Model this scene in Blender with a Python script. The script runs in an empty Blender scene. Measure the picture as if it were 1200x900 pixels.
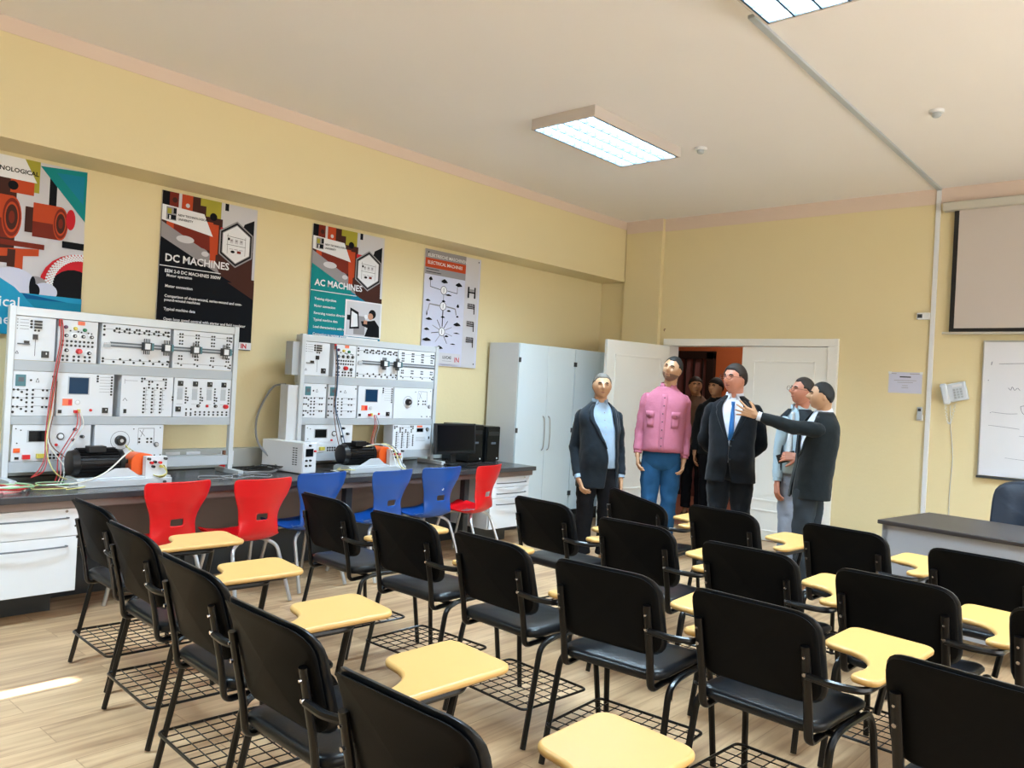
import bpy, bmesh, math, random
from mathutils import Vector, Matrix, Euler
PI = math.pi
rnd = random.Random(7)
S = bpy.context.scene
C = S.collection
R = math.radians

# ---------------------------------------------------------------- materials
MATS = {}
def mat(name, col, rough=.5, metal=0., bump=0., bscale=60., var=0., vscale=4., coat=0., emit=0., ecol=None, alpha=1., spec=.5, sheen=0.):
    if name in MATS: return MATS[name]
    m = bpy.data.materials.new(name); m.use_nodes = True
    nt = m.node_tree; b = nt.nodes['Principled BSDF']
    b.inputs['Base Color'].default_value = (*col, 1)
    b.inputs['Roughness'].default_value = rough
    b.inputs['Metallic'].default_value = metal
    b.inputs['Coat Weight'].default_value = coat
    b.inputs['Specular IOR Level'].default_value = spec
    b.inputs['Sheen Weight'].default_value = sheen
    if emit:
        b.inputs['Emission Color'].default_value = (*(ecol or col), 1)
        b.inputs['Emission Strength'].default_value = emit
    tc = nt.nodes.new('ShaderNodeTexCoord')
    if var:
        n = nt.nodes.new('ShaderNodeTexNoise'); n.inputs['Scale'].default_value = vscale
        n.inputs['Detail'].default_value = 5
        nt.links.new(tc.outputs['Object'], n.inputs['Vector'])
        mx = nt.nodes.new('ShaderNodeMix'); mx.data_type = 'RGBA'
        mx.inputs[6].default_value = (*[c*(1-var) for c in col], 1)
        mx.inputs[7].default_value = (*[min(1, c*(1+var)) for c in col], 1)
        nt.links.new(n.outputs['Fac'], mx.inputs[0])
        nt.links.new(mx.outputs[2], b.inputs['Base Color'])
    if bump:
        n2 = nt.nodes.new('ShaderNodeTexNoise'); n2.inputs['Scale'].default_value = bscale
        n2.inputs['Detail'].default_value = 4
        nt.links.new(tc.outputs['Object'], n2.inputs['Vector'])
        bp = nt.nodes.new('ShaderNodeBump'); bp.inputs['Strength'].default_value = bump
        bp.inputs['Distance'].default_value = .01
        nt.links.new(n2.outputs['Fac'], bp.inputs['Height'])
        nt.links.new(bp.outputs['Normal'], b.inputs['Normal'])
    MATS[name] = m
    return m
def sr(r, g, b):      # 8-bit sRGB to linear
    f = lambda c: ((c/255+.055)/1.055)**2.4 if c/255 > .04045 else c/255/12.92
    return (f(r), f(g), f(b))

def wood_floor():
    m = bpy.data.materials.new('wood_floor'); m.use_nodes = True
    nt = m.node_tree; N = nt.nodes; L = nt.links; b = N['Principled BSDF']
    tc = N.new('ShaderNodeTexCoord')
    mp = N.new('ShaderNodeMapping'); mp.inputs['Rotation'].default_value = (0, 0, R(90))
    L.new(tc.outputs['Object'], mp.inputs['Vector'])
    br = N.new('ShaderNodeTexBrick')
    br.inputs['Color1'].default_value = (.2, .2, .2, 1); br.inputs['Color2'].default_value = (.8, .8, .8, 1)
    br.inputs['Mortar'].default_value = (0, 0, 0, 1)
    br.inputs['Scale'].default_value = 1; br.inputs['Mortar Size'].default_value = .0022
    br.inputs['Brick Width'].default_value = 1.25; br.inputs['Row Height'].default_value = .19
    br.offset = .37
    L.new(mp.outputs[0], br.inputs['Vector'])
    mp2 = N.new('ShaderNodeMapping'); mp2.inputs['Scale'].default_value = (14, 1.1, 1)
    L.new(tc.outputs['Object'], mp2.inputs['Vector'])
    addv = N.new('ShaderNodeVectorMath'); addv.operation = 'MULTIPLY_ADD'
    addv.inputs[1].default_value = (1, 1, 1)
    L.new(mp2.outputs[0], addv.inputs[0])
    sc = N.new('ShaderNodeVectorMath'); sc.operation = 'SCALE'; sc.inputs['Scale'].default_value = 13
    L.new(br.outputs['Color'], sc.inputs[0]); L.new(sc.outputs[0], addv.inputs[2])
    n = N.new('ShaderNodeTexNoise'); n.inputs['Scale'].default_value = 1.3; n.inputs['Detail'].default_value = 7; n.inputs['Distortion'].default_value = .8
    L.new(addv.outputs[0], n.inputs['Vector'])
    cr = N.new('ShaderNodeValToRGB')
    cr.color_ramp.elements[0].position = .3; cr.color_ramp.elements[0].color = (*sr(152, 118, 88), 1)
    cr.color_ramp.elements[1].position = .66; cr.color_ramp.elements[1].color = (*sr(202, 168, 130), 1)
    e = cr.color_ramp.elements.new(.48); e.color = (*sr(184, 150, 114), 1)
    L.new(n.outputs['Fac'], cr.inputs['Fac'])
    mx = N.new('ShaderNodeMix'); mx.data_type = 'RGBA'; mx.blend_type = 'MULTIPLY'; mx.inputs[0].default_value = 1
    L.new(cr.outputs['Color'], mx.inputs[6])
    r2 = N.new('ShaderNodeValToRGB')
    r2.color_ramp.elements[0].position = 0; r2.color_ramp.elements[0].color = (.66, .62, .58, 1)
    r2.color_ramp.elements[1].position = .12; r2.color_ramp.elements[1].color = (.9, .9, .9, 1)
    e = r2.color_ramp.elements.new(.9); e.color = (1, 1, 1, 1)
    L.new(br.outputs['Color'], r2.inputs['Fac']); L.new(r2.outputs['Color'], mx.inputs[7])
    L.new(mx.outputs[2], b.inputs['Base Color'])
    b.inputs['Roughness'].default_value = .42
    return m

M = dict(
    wall=mat('wall_yellow', sr(228, 212, 168), .75, bump=.12, bscale=35, var=.02, vscale=1.5),
    ceil=mat('ceiling_white', sr(242, 238, 238), .8, bump=.05, bscale=30, var=.015, vscale=1),
    band=mat('cornice_cream', sr(226, 205, 190), .75, bump=.05, bscale=30),
    orange=mat('corridor_orange', sr(190, 100, 52), .7, var=.03),
    cfloor=mat('corridor_tile', sr(150, 100, 80), .4, var=.1, vscale=3),
    black=mat('black_metal', sr(7, 7, 9), .3, .0, spec=.35),
    vinyl=mat('black_vinyl', sr(9, 14, 20), .34, bump=.06, bscale=180, spec=.35),
    shell=mat('black_shell', sr(8, 9, 11), .55, bump=.04, bscale=200, spec=.1),
    tab=mat('tablet_wood', sr(204, 160, 94), .36, var=.05, vscale=6),
    chrome=mat('chrome', sr(200, 200, 204), .22, 1.),
    white=mat('white_paint', sr(226, 228, 232), .35),
    module=mat('module_white', sr(220, 224, 230), .45),
    rackw=mat('rack_aluminium', sr(204, 210, 216), .38, .25),
    duct=mat('duct_grey', sr(178, 184, 190), .5),
    socket=mat('socket_black', sr(14, 14, 16), .35),
    socket2=mat('socket_grey', sr(90, 96, 104), .4),
    dgrey=mat('dark_grey', sr(52, 56, 60), .4),
    red=mat('red_plastic', sr(214, 10, 22), .33, coat=.15),
    blue=mat('blue_plastic', sr(10, 74, 158), .36, coat=.15),
    silver=mat('silver_tube', sr(190, 192, 196), .3, .85),
    bench=mat('bench_top', sr(60, 58, 60), .25, var=.05),
    benchf=mat('bench_front', sr(128, 112, 106), .5, var=.04),
    cab=mat('cabinet_grey', sr(212, 225, 232), .4),
    cabside=mat('cabinet_side', sr(205, 206, 208), .45),
    doorw=mat('door_white', sr(240, 240, 236), .42),
    desk=mat('desk_top', sr(46, 41, 42), .4, var=.04),
    deskf=mat('desk_front', sr(150, 152, 158), .5),
    orangep=mat('orange_plastic', sr(236, 92, 22), .35),
    orangel=mat('orange_label', sr(240, 120, 84), .5),
    yellowp=mat('yellow_plastic', sr(214, 196, 84), .4),
    greenp=mat('green_plastic', sr(24, 120, 74), .4),
    screen=mat('screen_blue', sr(12, 52, 84), .35, spec=.2),
    screend=mat('screen_dark', sr(6, 11, 15), .25, spec=.25),
    text=mat('print_dark', sr(60, 64, 74), .6),
    cyan=mat('relay_teal', sr(70, 120, 130), .4),
    skin=mat('skin', sr(190, 145, 114), .5, var=.05, vscale=14),
    skin2=mat('skin_ruddy', sr(200, 134, 110), .5, var=.05, vscale=14),
    skin3=mat('skin_tan', sr(188, 144, 110), .5, var=.05, vscale=14),
)
FLOOR = wood_floor()

# ---------------------------------------------------------------- mesh builder
def V(*a): return Vector(a)
class MB:
    def __init__(s): s.v = []; s.f = []; s.m = []; s.mats = []; s.cur = 0; s.T = None
    def use(s, m):
        if m not in s.mats: s.mats.append(m)
        s.cur = s.mats.index(m); return s
    def add(s, vs, fs):
        o = len(s.v)
        for p in vs:
            p = Vector(p)
            if s.T is not None: p = s.T @ p
            s.v.append(p)
        for f in fs: s.f.append([i+o for i in f]); s.m.append(s.cur)
        return s
    def box(s, c, d, rot=None):
        hx, hy, hz = d[0]/2, d[1]/2, d[2]/2
        vs = [V(x, y, z) for x in (-hx, hx) for y in (-hy, hy) for z in (-hz, hz)]
        if rot is not None: vs = [rot @ p for p in vs]
        c = Vector(c); vs = [p+c for p in vs]
        return s.add(vs, [(0, 1, 3, 2), (4, 6, 7, 5), (0, 4, 5, 1), (2, 3, 7, 6), (0, 2, 6, 4), (1, 5, 7, 3)])
    def bb(s, x0, x1, y0, y1, z0, z1): return s.box(((x0+x1)/2, (y0+y1)/2, (z0+z1)/2), (abs(x1-x0), abs(y1-y0), abs(z1-z0)))
    def loft(s, rings, closed=True, caps=True):
        n = len(rings[0]); vs = [p for r in rings for p in r]; fs = []
        for i in range(len(rings)-1):
            for j in range(n if closed else n-1):
                k = (j+1) % n
                fs.append((i*n+j, i*n+k, (i+1)*n+k, (i+1)*n+j))
        if caps and closed:
            fs.append(tuple(range(n-1, -1, -1))); fs.append(tuple((len(rings)-1)*n+j for j in range(n)))
        return s.add(vs, fs)
    def tube(s, pts, r, n=8, closed=False, ry=None, up=None):
        pts = [Vector(p) for p in pts]; N = len(pts)
        rs = r if isinstance(r, (list, tuple)) else [r]*N
        rys = ry if isinstance(ry, (list, tuple)) else ([ry]*N if ry else rs)
        rings = []; prev = None
        for i, p in enumerate(pts):
            if closed: t = pts[(i+1) % N]-pts[i-1]
            else: t = pts[min(i+1, N-1)]-pts[max(i-1, 0)]
            if t.length < 1e-9: t = V(0, 0, 1)
            t.normalize()
            if prev is None:
                a = Vector(up) if up else (V(0, 0, 1) if abs(t.z) < .9 else V(1, 0, 0))
            else: a = prev
            nn = a-t*a.dot(t)
            if nn.length < 1e-6: nn = t.orthogonal()
            nn.normalize(); prev = nn; bb = t.cross(nn)
            rings.append([p+nn*math.cos(2*PI*k/n)*rs[i]+bb*math.sin(2*PI*k/n)*rys[i] for k in range(n)])
        if closed:
            rings.append(rings[0]); return s.loft(rings, caps=False)
        return s.loft(rings)
    def cyl(s, a, b, r, r2=None, n=16): return s.tube([a, b], [r, r2 if r2 is not None else r], n)
    def ell(s, c, rad, n=14, m=9, rot=None):
        c = Vector(c); vs = []; fs = []
        for i in range(m+1):
            t = PI*i/m
            for j in range(n):
                p = 2*PI*j/n
                q = V(math.sin(t)*math.cos(p)*rad[0], math.sin(t)*math.sin(p)*rad[1], math.cos(t)*rad[2])
                if rot is not None: q = rot @ q
                vs.append(c+q)
        for i in range(m):
            for j in range(n):
                k = (j+1) % n
                if i == 0: fs.append((j, n+j, n+k)) if False else fs.append((i*n+j, (i+1)*n+j, (i+1)*n+k))
                elif i == m-1: fs.append((i*n+j, (i+1)*n+j, i*n+k))
                else: fs.append((i*n+j, (i+1)*n+j, (i+1)*n+k, i*n+k))
        return s.add(vs, fs)
    def capsule(s, a, b, ra, rb=None, n=12):
        rb = ra if rb is None else rb; a = Vector(a); b = Vector(b); t = (b-a)
        if t.length < 1e-6: return s.ell(a, (ra, ra, ra))
        t.normalize(); pts = []; rs = []
        for k in range(5):
            ang = PI/2*k/4
            pts.append(a-t*ra*math.cos(ang)); rs.append(max(ra*math.sin(ang), 1e-4))
        for k in range(5):
            ang = PI/2*k/4
            pts.append(b+t*rb*math.sin(ang)); rs.append(max(rb*math.cos(ang), 1e-4))
        return s.tube(pts, rs, n)
    def prism(s, outline, mtx, th):           # outline in xy, thickness along +z of mtx
        n = len(outline); vs = [mtx @ V(x, y, 0) for x, y in outline]+[mtx @ V(x, y, th) for x, y in outline]
        fs = [tuple(range(n-1, -1, -1)), tuple(range(n, 2*n))]+[(i, (i+1) % n, n+(i+1) % n, n+i) for i in range(n)]
        return s.add(vs, fs)
    def poly(s, outline, mtx): return s.add([mtx @ V(x, y, 0) for x, y in outline], [tuple(range(len(outline)))])
    def lathe(s, prof, mtx, n=24):            # prof [(r,z)]
        rings = [[mtx @ V(r*math.cos(2*PI*k/n), r*math.sin(2*PI*k/n), z) for k in range(n)] for r, z in prof]
        return s.loft(rings)
    def obj(s, name, m=None, parent=None, smooth=True, bevel=0., seg=2, sub=0, ang=35):
        me = bpy.data.meshes.new(name)
        me.from_pydata([tuple(p) for p in s.v], [], s.f)
        if m is not None and not s.mats: me.materials.append(m)
        else:
            for q in s.mats: me.materials.append(q)
            for i, p in enumerate(me.polygons): p.material_index = s.m[i]
        me.validate(); me.update()
        bm = bmesh.new(); bm.from_mesh(me); bmesh.ops.recalc_face_normals(bm, faces=bm.faces[:]); bm.to_mesh(me); bm.free()
        if smooth:
            for p in me.polygons: p.use_smooth = True
            try: me.set_sharp_from_angle(angle=R(ang))
            except Exception: pass
        o = bpy.data.objects.new(name, me); C.objects.link(o)
        if parent is not None: o.parent = parent
        if bevel:
            b = o.modifiers.new('bevel', 'BEVEL'); b.width = bevel; b.segments = seg; b.limit_method = 'ANGLE'; b.angle_limit = R(40)
        if sub:
            q = o.modifiers.new('sub', 'SUBSURF'); q.levels = sub; q.render_levels = sub
        return o

def tag(o, label=None, cat=None, group=None, kind=None):
    if label: o['label'] = label
    if cat: o['category'] = cat
    if group: o['group'] = group
    if kind: o['kind'] = kind
    return o
def struct(o): o['kind'] = 'structure'; return o
def empty(name, label, cat, loc=(0, 0, 0), rz=0, group=None):
    o = bpy.data.objects.new(name, None); C.objects.link(o)
    o.location = loc; o.rotation_euler = (0, 0, rz); o.empty_display_size = .1
    return tag(o, label, cat, group)
def copy_tree(root, loc, rz, label, group=None):
    r = root.copy(); C.objects.link(r); r.location = loc; r.rotation_euler = (0, 0, rz); r['label'] = label
    if group: r['group'] = group
    for ch in list(root.children):
        c = ch.copy(); C.objects.link(c); c.parent = r
        for g in list(ch.children):
            d = g.copy(); C.objects.link(d); d.parent = c
    return r
def curve(pts, n=6, closed=False):            # Catmull-Rom
    P = [Vector(p) for p in pts]; out = []; N = len(P)
    for i in range(N if closed else N-1):
        if closed: a, b, c, d = P[i-1], P[i], P[(i+1) % N], P[(i+2) % N]
        else: a, b, c, d = P[max(i-1, 0)], P[i], P[i+1], P[min(i+2, N-1)]
        for k in range(n):
            t = k/n
            out.append(.5*((2*b)+(c-a)*t+(2*a-5*b+4*c-d)*t*t+(3*b-a-3*c+d)*t**3))
    if not closed: out.append(P[-1])
    return out
def fillet(pts, rads, n=5, closed=False):     # round the corners of a polyline
    P = [Vector(p) for p in pts]; N = len(P); out = []
    rads = rads if isinstance(rads, (list, tuple)) else [rads]*N
    for i in range(N):
        if (not closed and i in (0, N-1)) or rads[i] <= 0: out.append(P[i]); continue
        a, b, c = P[i-1], P[i], P[(i+1) % N]
        u = (a-b); w = (c-b); d = min(rads[i], u.length*.49, w.length*.49)
        p0 = b+u.normalized()*d; p1 = b+w.normalized()*d
        for k in range(n+1):
            t = k/n; out.append(p0*(1-t)**2+b*2*t*(1-t)+p1*t*t)
    return out
def fil2(pts, rads, n=5): return [(p.x, p.y) for p in fillet([V(x, y, 0) for x, y in pts], rads, n, True)]

_dg = None
def text(mb, st, size, mtx, m, align='LEFT', z=.0008, bold=0.):
    cu = bpy.data.curves.new('t', 'FONT'); cu.body = st; cu.size = size; cu.align_x = align; cu.resolution_u = 2; cu.offset = bold
    o = bpy.data.objects.new('t', cu); C.objects.link(o)
    bpy.context.view_layer.update()
    dg = bpy.context.evaluated_depsgraph_get()
    me = bpy.data.meshes.new_from_object(o.evaluated_get(dg))
    mb.use(m); mb.add([mtx @ V(v.co.x, v.co.y, z) for v in me.vertices], [tuple(p.vertices) for p in me.polygons])
    bpy.data.objects.remove(o); bpy.data.curves.remove(cu); bpy.data.meshes.remove(me)

# ---------------------------------------------------------------- camera
cam = bpy.data.cameras.new('camera'); co = bpy.data.objects.new('camera', cam); C.objects.link(co)
r_ = V(0.74544911, 0.66445525, 0.05296072); u_ = V(-0.03750249, -0.03751938, 0.99859194); f_ = V(-0.66550671, 0.74638564, 0.00305006)
co.matrix_world = Matrix(((r_.x, u_.x, -f_.x, 0), (r_.y, u_.y, -f_.y, 0), (r_.z, u_.z, -f_.z, 1.5), (0, 0, 0, 1)))
cam.sensor_fit = 'HORIZONTAL'; cam.sensor_width = 36; cam.lens = 950.285/1200*36; cam.clip_start = .05
S.camera = co

# ---------------------------------------------------------------- room
XW, XE, YN, YS, H = -5.98, 2.6, 8.3, -2.4, 3.57
DX0, DX1, DH = -5.0, -3.06, 2.12     # door opening
def plain(name, x0, x1, y0, y1, z0, z1, m, bevel=0): return struct(MB().bb(x0, x1, y0, y1, z0, z1).obj(name, m, smooth=False, bevel=bevel))
plain('floor', XW-.2, XE+.2, YS-.2, YN+.05, -.1, 0, FLOOR)
plain('ceiling', XW-.2, XE+.2, YS-.2, YN+.2, H, H+.15, M['ceil'])
plain('wall_left', XW-.2, XW, YS-.2, YN+.2, 0, H, M['wall'])
wf = MB()
wf.bb(XW, DX0, YN, YN+.2, 0, H).bb(DX1, XE+.2, YN, YN+.2, 0, H).bb(DX0, DX1, YN, YN+.2, DH, H)
struct(wf.obj('wall_far', M['wall'], smooth=False))
# right wall with a window opening, back wall with a window opening (both behind the camera)
wr = MB()
wr.bb(XE, XE+.2, YS-.2, -1.2, 0, H).bb(XE, XE+.2, 6.0, YN, 0, H).bb(XE, XE+.2, -1.2, 6.0, 0, .95).bb(XE, XE+.2, -1.2, 6.0, 2.75, H)
struct(wr.obj('wall_right', M['wall'], smooth=False))
wb = MB()
wb.bb(XW, -5.2, YS-.2, YS, 0, H).bb(-3.5, XE, YS-.2, YS, 0, H).bb(-5.2, -3.5, YS-.2, YS, 0, .95).bb(-5.2, -3.5, YS-.2, YS, 2.75, H)
struct(wb.obj('wall_back', M['wall'], smooth=False))
wn = MB()
for i in range(7):
    y = -1.2+7.2*i/6; wn.bb(XE+.05, XE+.11, y-.03, y+.03, .95, 2.75)
wn.bb(XE+.05, XE+.11, -1.2, 6, .95, 1.01).bb(XE+.05, XE+.11, -1.2, 6, 2.69, 2.75)
struct(wn.obj('window_1', M['white'], smooth=False))
wn = MB()
for i in range(3):
    x = -5.2+1.7*i/2; wn.bb(x-.03, x+.03, YS-.13, YS-.07, .95, 2.75)
wn.bb(-5.2, -3.5, YS-.13, YS-.07, .95, 1.01).bb(-5.2, -3.5, YS-.13, YS-.07, 2.69, 2.75)
struct(wn.obj('window_2', M['white'], smooth=False))
# beam along the left wall, cornice bands, pillar beside the door
BX, BZ0 = -5.61, 2.845
plain('trim_1', XW, BX, YS, YN, BZ0, H, M['wall'])
ZB = 3.425
plain('trim_2', BX, BX+.006, YS, YN, ZB+.05, H, M['band'])
plain('trim_3', -5.10, XE, YN-.006, YN, ZB, H, M['band'])
plain('trim_4', -5.6, -5.10, YN-.06, YN-.0, 0, H, M['wall'])
plain('trim_5', -5.6, -5.094, YN-.066, YN-.06, ZB, H, M['band'])
plain('baseboard_far', DX1+.1, XE, YN-.015, YN, 0, .09, M['doorw'])
plain('baseboard_left', XW, XW+.015, YS, YN-.06, 0, .09, M['doorw'])
# door frame
fr = MB()
fr.bb(DX0-.03, DX0+.045, YN-.03, YN+.2, 0, DH-.045).bb(DX1-.045, DX1+.06, YN-.03, YN+.2, 0, DH-.045).bb(DX0-.03, DX1+.06, YN-.03, YN+.2, DH-.045, DH+.035)
struct(fr.obj('trim_6', M['doorw'], bevel=.004, smooth=False))
def door_leaf(name, loc, rz, w, h):
    o = MB()
    o.bb(0, w, -.02, .02, .008, h)
    d = o.obj(name, M['doorw'], bevel=.003, smooth=False); d.location = loc; d.rotation_euler = (0, 0, rz); struct(d)
    for s in (-1, 1):
        p = MB(); y = s*.02
        for (x0, x1, z0, z1) in ((.13, w-.13, .42, h-.15), (.13, w-.13, .10, .33)):
            for q in ((x0, x1, z0, z0+.02), (x0, x1, z1-.02, z1), (x0, x0+.02, z0, z1), (x1-.02, x1, z0, z1)):
                p.bb(q[0], q[1], y-.008, y+.008, q[2], q[3])
        p.obj('door_moulding', M['doorw'], d, bevel=.003, smooth=False)
    k = MB().bb(w-.075, w-.035, -.03, .03, .93, 1.15); k.obj('lock_plate', M['chrome'], d, bevel=.003, smooth=False)
    k = MB()
    for s in (-1, 1): k.tube(fillet([(w-.055, s*.02, 1.06), (w-.055, s*.065, 1.06), (w-.17, s*.065, 1.055)], .02), .009, 8)
    k.obj('door_handle', M['chrome'], d)
    return d
mid = -4.04
door_leaf('door_1', (DX0+.045, YN-.03, 0), R(-99.5), 1.03, DH-.05)
door_leaf('door_2', (DX1-.045, YN+.01, 0), R(180), DX1-.045-mid, DH-.05)

# corridor beyond the door
plain('floor_corridor', -9.5, 1, YN+.05, 11, -.1, -.003, M['cfloor'])
plain('wall_corridor_far', -9.5, 1, 11, 11.2, -.1, 3.2, M['orange'])
plain('wall_corridor_left', -9.7, -9.5, YN+.2, 11.2, -.1, 3.2, M['orange'])
plain('wall_corridor_near', -9.7, XW-.2, YN, YN+.2, -.1, 3.2, M['orange'])
plain('wall_corridor_right', 1, 1.2, YN+.2, 11.2, -.1, 3.2, M['orange'])
plain('ceiling_corridor', -9.7, 1.2, YN+.2, 11.2, 3.2, 3.3, M['ceil'])
M['gate'] = mat('gate_dark', sr(38, 24, 20), .5)
M['gatein'] = mat('gate_panel', sr(124, 84, 84), .6, var=.06)
g = empty('barred_door', 'dark framed door with vertical bars on the orange corridor wall', 'door', (-6.39, 10.97, 0))
o = MB(); o.bb(-.62, -.5, -.05, .03, 0, 2.16).bb(.5, .62, -.05, .03, 0, 2.16).bb(-.62, .62, -.05, .03, 2.06, 2.18); o.obj('frame', M['gate'], g, bevel=.004, smooth=False)
o = MB().bb(-.5, .5, -.01, .02, 0, 2.06); o.obj('door_panel', M['gatein'], g, smooth=False)
for i in range(7):
    x = -.43+.143*i; MB().bb(x-.012, x+.012, -.04, -.011, 0, 2.06).obj('bar', M['gate'], g, smooth=False)

# ---------------------------------------------------------------- ceiling lamps
M['lampbox'] = mat('lamp_housing', sr(206, 196, 190), .5)
M['tubeglow'] = mat('lamp_tube_glow', (1, 1, 1), .5, emit=9., ecol=(.80, .92, 1.))
M['louvre'] = mat('lamp_louvre', sr(58, 76, 90), .5)
M['reflector'] = mat('lamp_reflector', sr(200, 226, 240), .25, .4, emit=1.1, ecol=(.62, .84, 1.))
def make_lamp(x, y, label, watt):
    t = empty('ceiling_lamp', label, 'lamp', (x, y, H), 0, 'louvred ceiling lamps')
    w, l, d = .30, .61, .085
    o = MB(); o.bb(-w, w, -l, -l+.012, -d, 0).bb(-w, w, l-.012, l, -d, 0).bb(-w, -w+.012, -l+.012, l-.012, -d, 0).bb(w-.012, w, -l+.012, l-.012, -d, 0)
    o.obj('housing', M['lampbox'], t, bevel=.002, smooth=False)
    MB().bb(-w+.012, w-.012, -l+.012, l-.012, -.02, -.012).obj('reflector', M['reflector'], t, smooth=False)
    o = MB()
    for i in range(5):
        xx = -.28+.14*i; o.bb(xx-.006, xx+.006, -l+.013, l-.013, -d, -d+.056)
    for i in range(13):
        yy = -l+.018+(2*l-.036)*i/12; o.bb(-w+.013, w-.013, yy-.0025, yy+.0025, -d+.003, -d+.056)
    o.obj('louvre', M['louvre'], t, smooth=False)
    li = bpy.data.lights.new('lamp_light', 'AREA'); li.shape = 'RECTANGLE'; li.size = .57; li.size_y = 1.19; li.energy = watt; li.color = (.62, .84, 1.)
    lo = bpy.data.objects.new('lamp_light', li); C.objects.link(lo); lo.parent = t; lo.location = (0, 0, -.024)
    return t
LAMP_W = 85
make_lamp(-3.83, 5.31, 'rectangular louvred ceiling lamp above the bench end, nearer the door', 230)
make_lamp(-1.63, 3.43, 'bright louvred ceiling lamp cut by the top edge of the photo', 230)
make_lamp(.75, 6.1, 'unseen louvred ceiling lamp added above the teacher area, right of the frame', 520)  # added out of view to brighten the far wall and the people
make_lamp(-3.83, .4, 'unseen louvred ceiling lamp added above the left side, behind the camera', 270)  # added out of view to light the left side of the room
make_lamp(.9, 1.2, 'unseen louvred ceiling lamp added above the camera position', 150)  # added out of view as extra illumination near the camera

# trunking
o = MB(); o.bb(-2.165, -2.125, YN-.022, YN, 0, H-.0)
tag(o.obj('cable_trunking', M['white'], bevel=.003, smooth=False), 'white plastic cable trunking running down the far wall beside the projection screen', 'trunking')
o = MB(); o.prism([(-2.165, YN), (-2.125, YN), (-2.0, 4.04), (-2.04, 4.04)], Matrix.Translation((0, 0, H-.02)), .02)
tag(o.obj('ceiling_trunking', M['duct'], bevel=.003, smooth=False), 'grey cable trunking crossing the ceiling from the far wall to the bright lamp', 'trunking')
for (x, y), lb in (((-1.62, 6.09), 'small white smoke detector on the ceiling right of the trunking'), ((-3.40, 6.02), 'small white smoke detector on the ceiling beside the rectangular lamp')):
    t = empty('smoke_detector', lb, 'detector', (x, y, H), 0, 'smoke detectors')
    MB().lathe([(.05, 0), (.05, -.012), (.045, -.02), (.0, -.021)], Matrix.Identity(4)).obj('base', M['white'], t)
    MB().lathe([(.03, -.02), (.03, -.04), (.02, -.048), (0, -.049)], Matrix.Identity(4)).obj('sensor_cap', M['duct'], t)

# ---------------------------------------------------------------- daylight
W = bpy.data.worlds.new('sky'); S.world = W; W.use_nodes = True
bg = W.node_tree.nodes['Background']; bg.inputs[0].default_value = (.75, .86, 1, 1); bg.inputs[1].default_value = 1.0
def area(name, loc, rot, sx, sy, e, col):
    li = bpy.data.lights.new(name, 'AREA'); li.shape = 'RECTANGLE'; li.size = sx; li.size_y = sy; li.energy = e; li.color = col
    o = bpy.data.objects.new(name, li); C.objects.link(o); o.location = loc; o.rotation_euler = rot
area('daylight_window_1', (XE+.15, 2.4, 1.85), (0, R(90), 0), 1.8, 7.2, 180, (1., .97, .92))
M['curtain'] = mat('curtain_beige', sr(206, 196, 176), .9)
def curtain(x0, x1, y):
    c = MB(); n = int((x1-x0)/.02); v = []; f = []
    for i in range(n+1):
        x = x0+(x1-x0)*i/n; yy = y+.02*math.sin(i*.9)
        v += [(x, yy, .85), (x, yy, 2.85)]
        if i: f.append((2*i-2, 2*i, 2*i+1, 2*i-1))
    c.add(v, f); return c
cr_ = empty('curtain_pair', 'beige curtains drawn over the back window, with one narrow gap', 'curtain', (-4.1, YS+.06, 0))
c_ = curtain(-1.2, -.02, 0).obj('curtain_panel', M['curtain'], cr_); c_ = curtain(.055, .7, 0).obj('curtain_panel', M['curtain'], cr_)
sun = bpy.data.lights.new('sun', 'SUN'); sun.energy = 60; sun.angle = R(.6); sun.color = (1, .97, .94)
so_ = bpy.data.objects.new('sun', sun); C.objects.link(so_); so_.rotation_euler = V(-.02, -3.93, 2.6).to_track_quat('Z', 'Y').to_euler()
area('corridor_fill', (-4.6, 10.0, 3.15), (0, 0, 0), 1.2, .3, 22, (1., .9, .8))  # added fill light with no fixture, brightens the orange corridor

# ---------------------------------------------------------------- tablet-arm chair
def pad(w, d, r, th, curve_fn, nx=14, ny=10, edge=.018):
    """cushion: rounded rectangle plan (x: -w/2..w/2, y: 0..d), puffed, bent by curve_fn(x,y,z)"""
    out = fil2([(-w/2, 0), (w/2, 0), (w/2, d), (-w/2, d)], r, 6)
    cx, cy = 0, d/2; rings = []
    for k, (sc, z) in enumerate(((0.0, -th*.42), (.5, -th*.42), (.90, -th*.40), (.97, -th*.33), (1., -th*.1), (1., th*.15), (.975, th*.36), (.9, th*.48), (.5, th*.56), (0.0, th*.58))):
        ring = []
        for x, y in out:
            if sc in (.97, .975): X = x*(1-edge*.5/abs(w/2)); Y = cy+(y-cy)*(1-edge*.5/(d/2))
            elif sc == .9 or sc == .90: X = x*(1-edge*1.3/(w/2)); Y = cy+(y-cy)*(1-edge*1.3/(d/2))
            elif sc == 0.0: X = x*.02; Y = cy+(y-cy)*.02
            else: X = x*sc; Y = cy+(y-cy)*sc
            ring.append(Vector(curve_fn(X, Y, z)))
        rings.append(ring)
    return MB().loft(rings)

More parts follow.
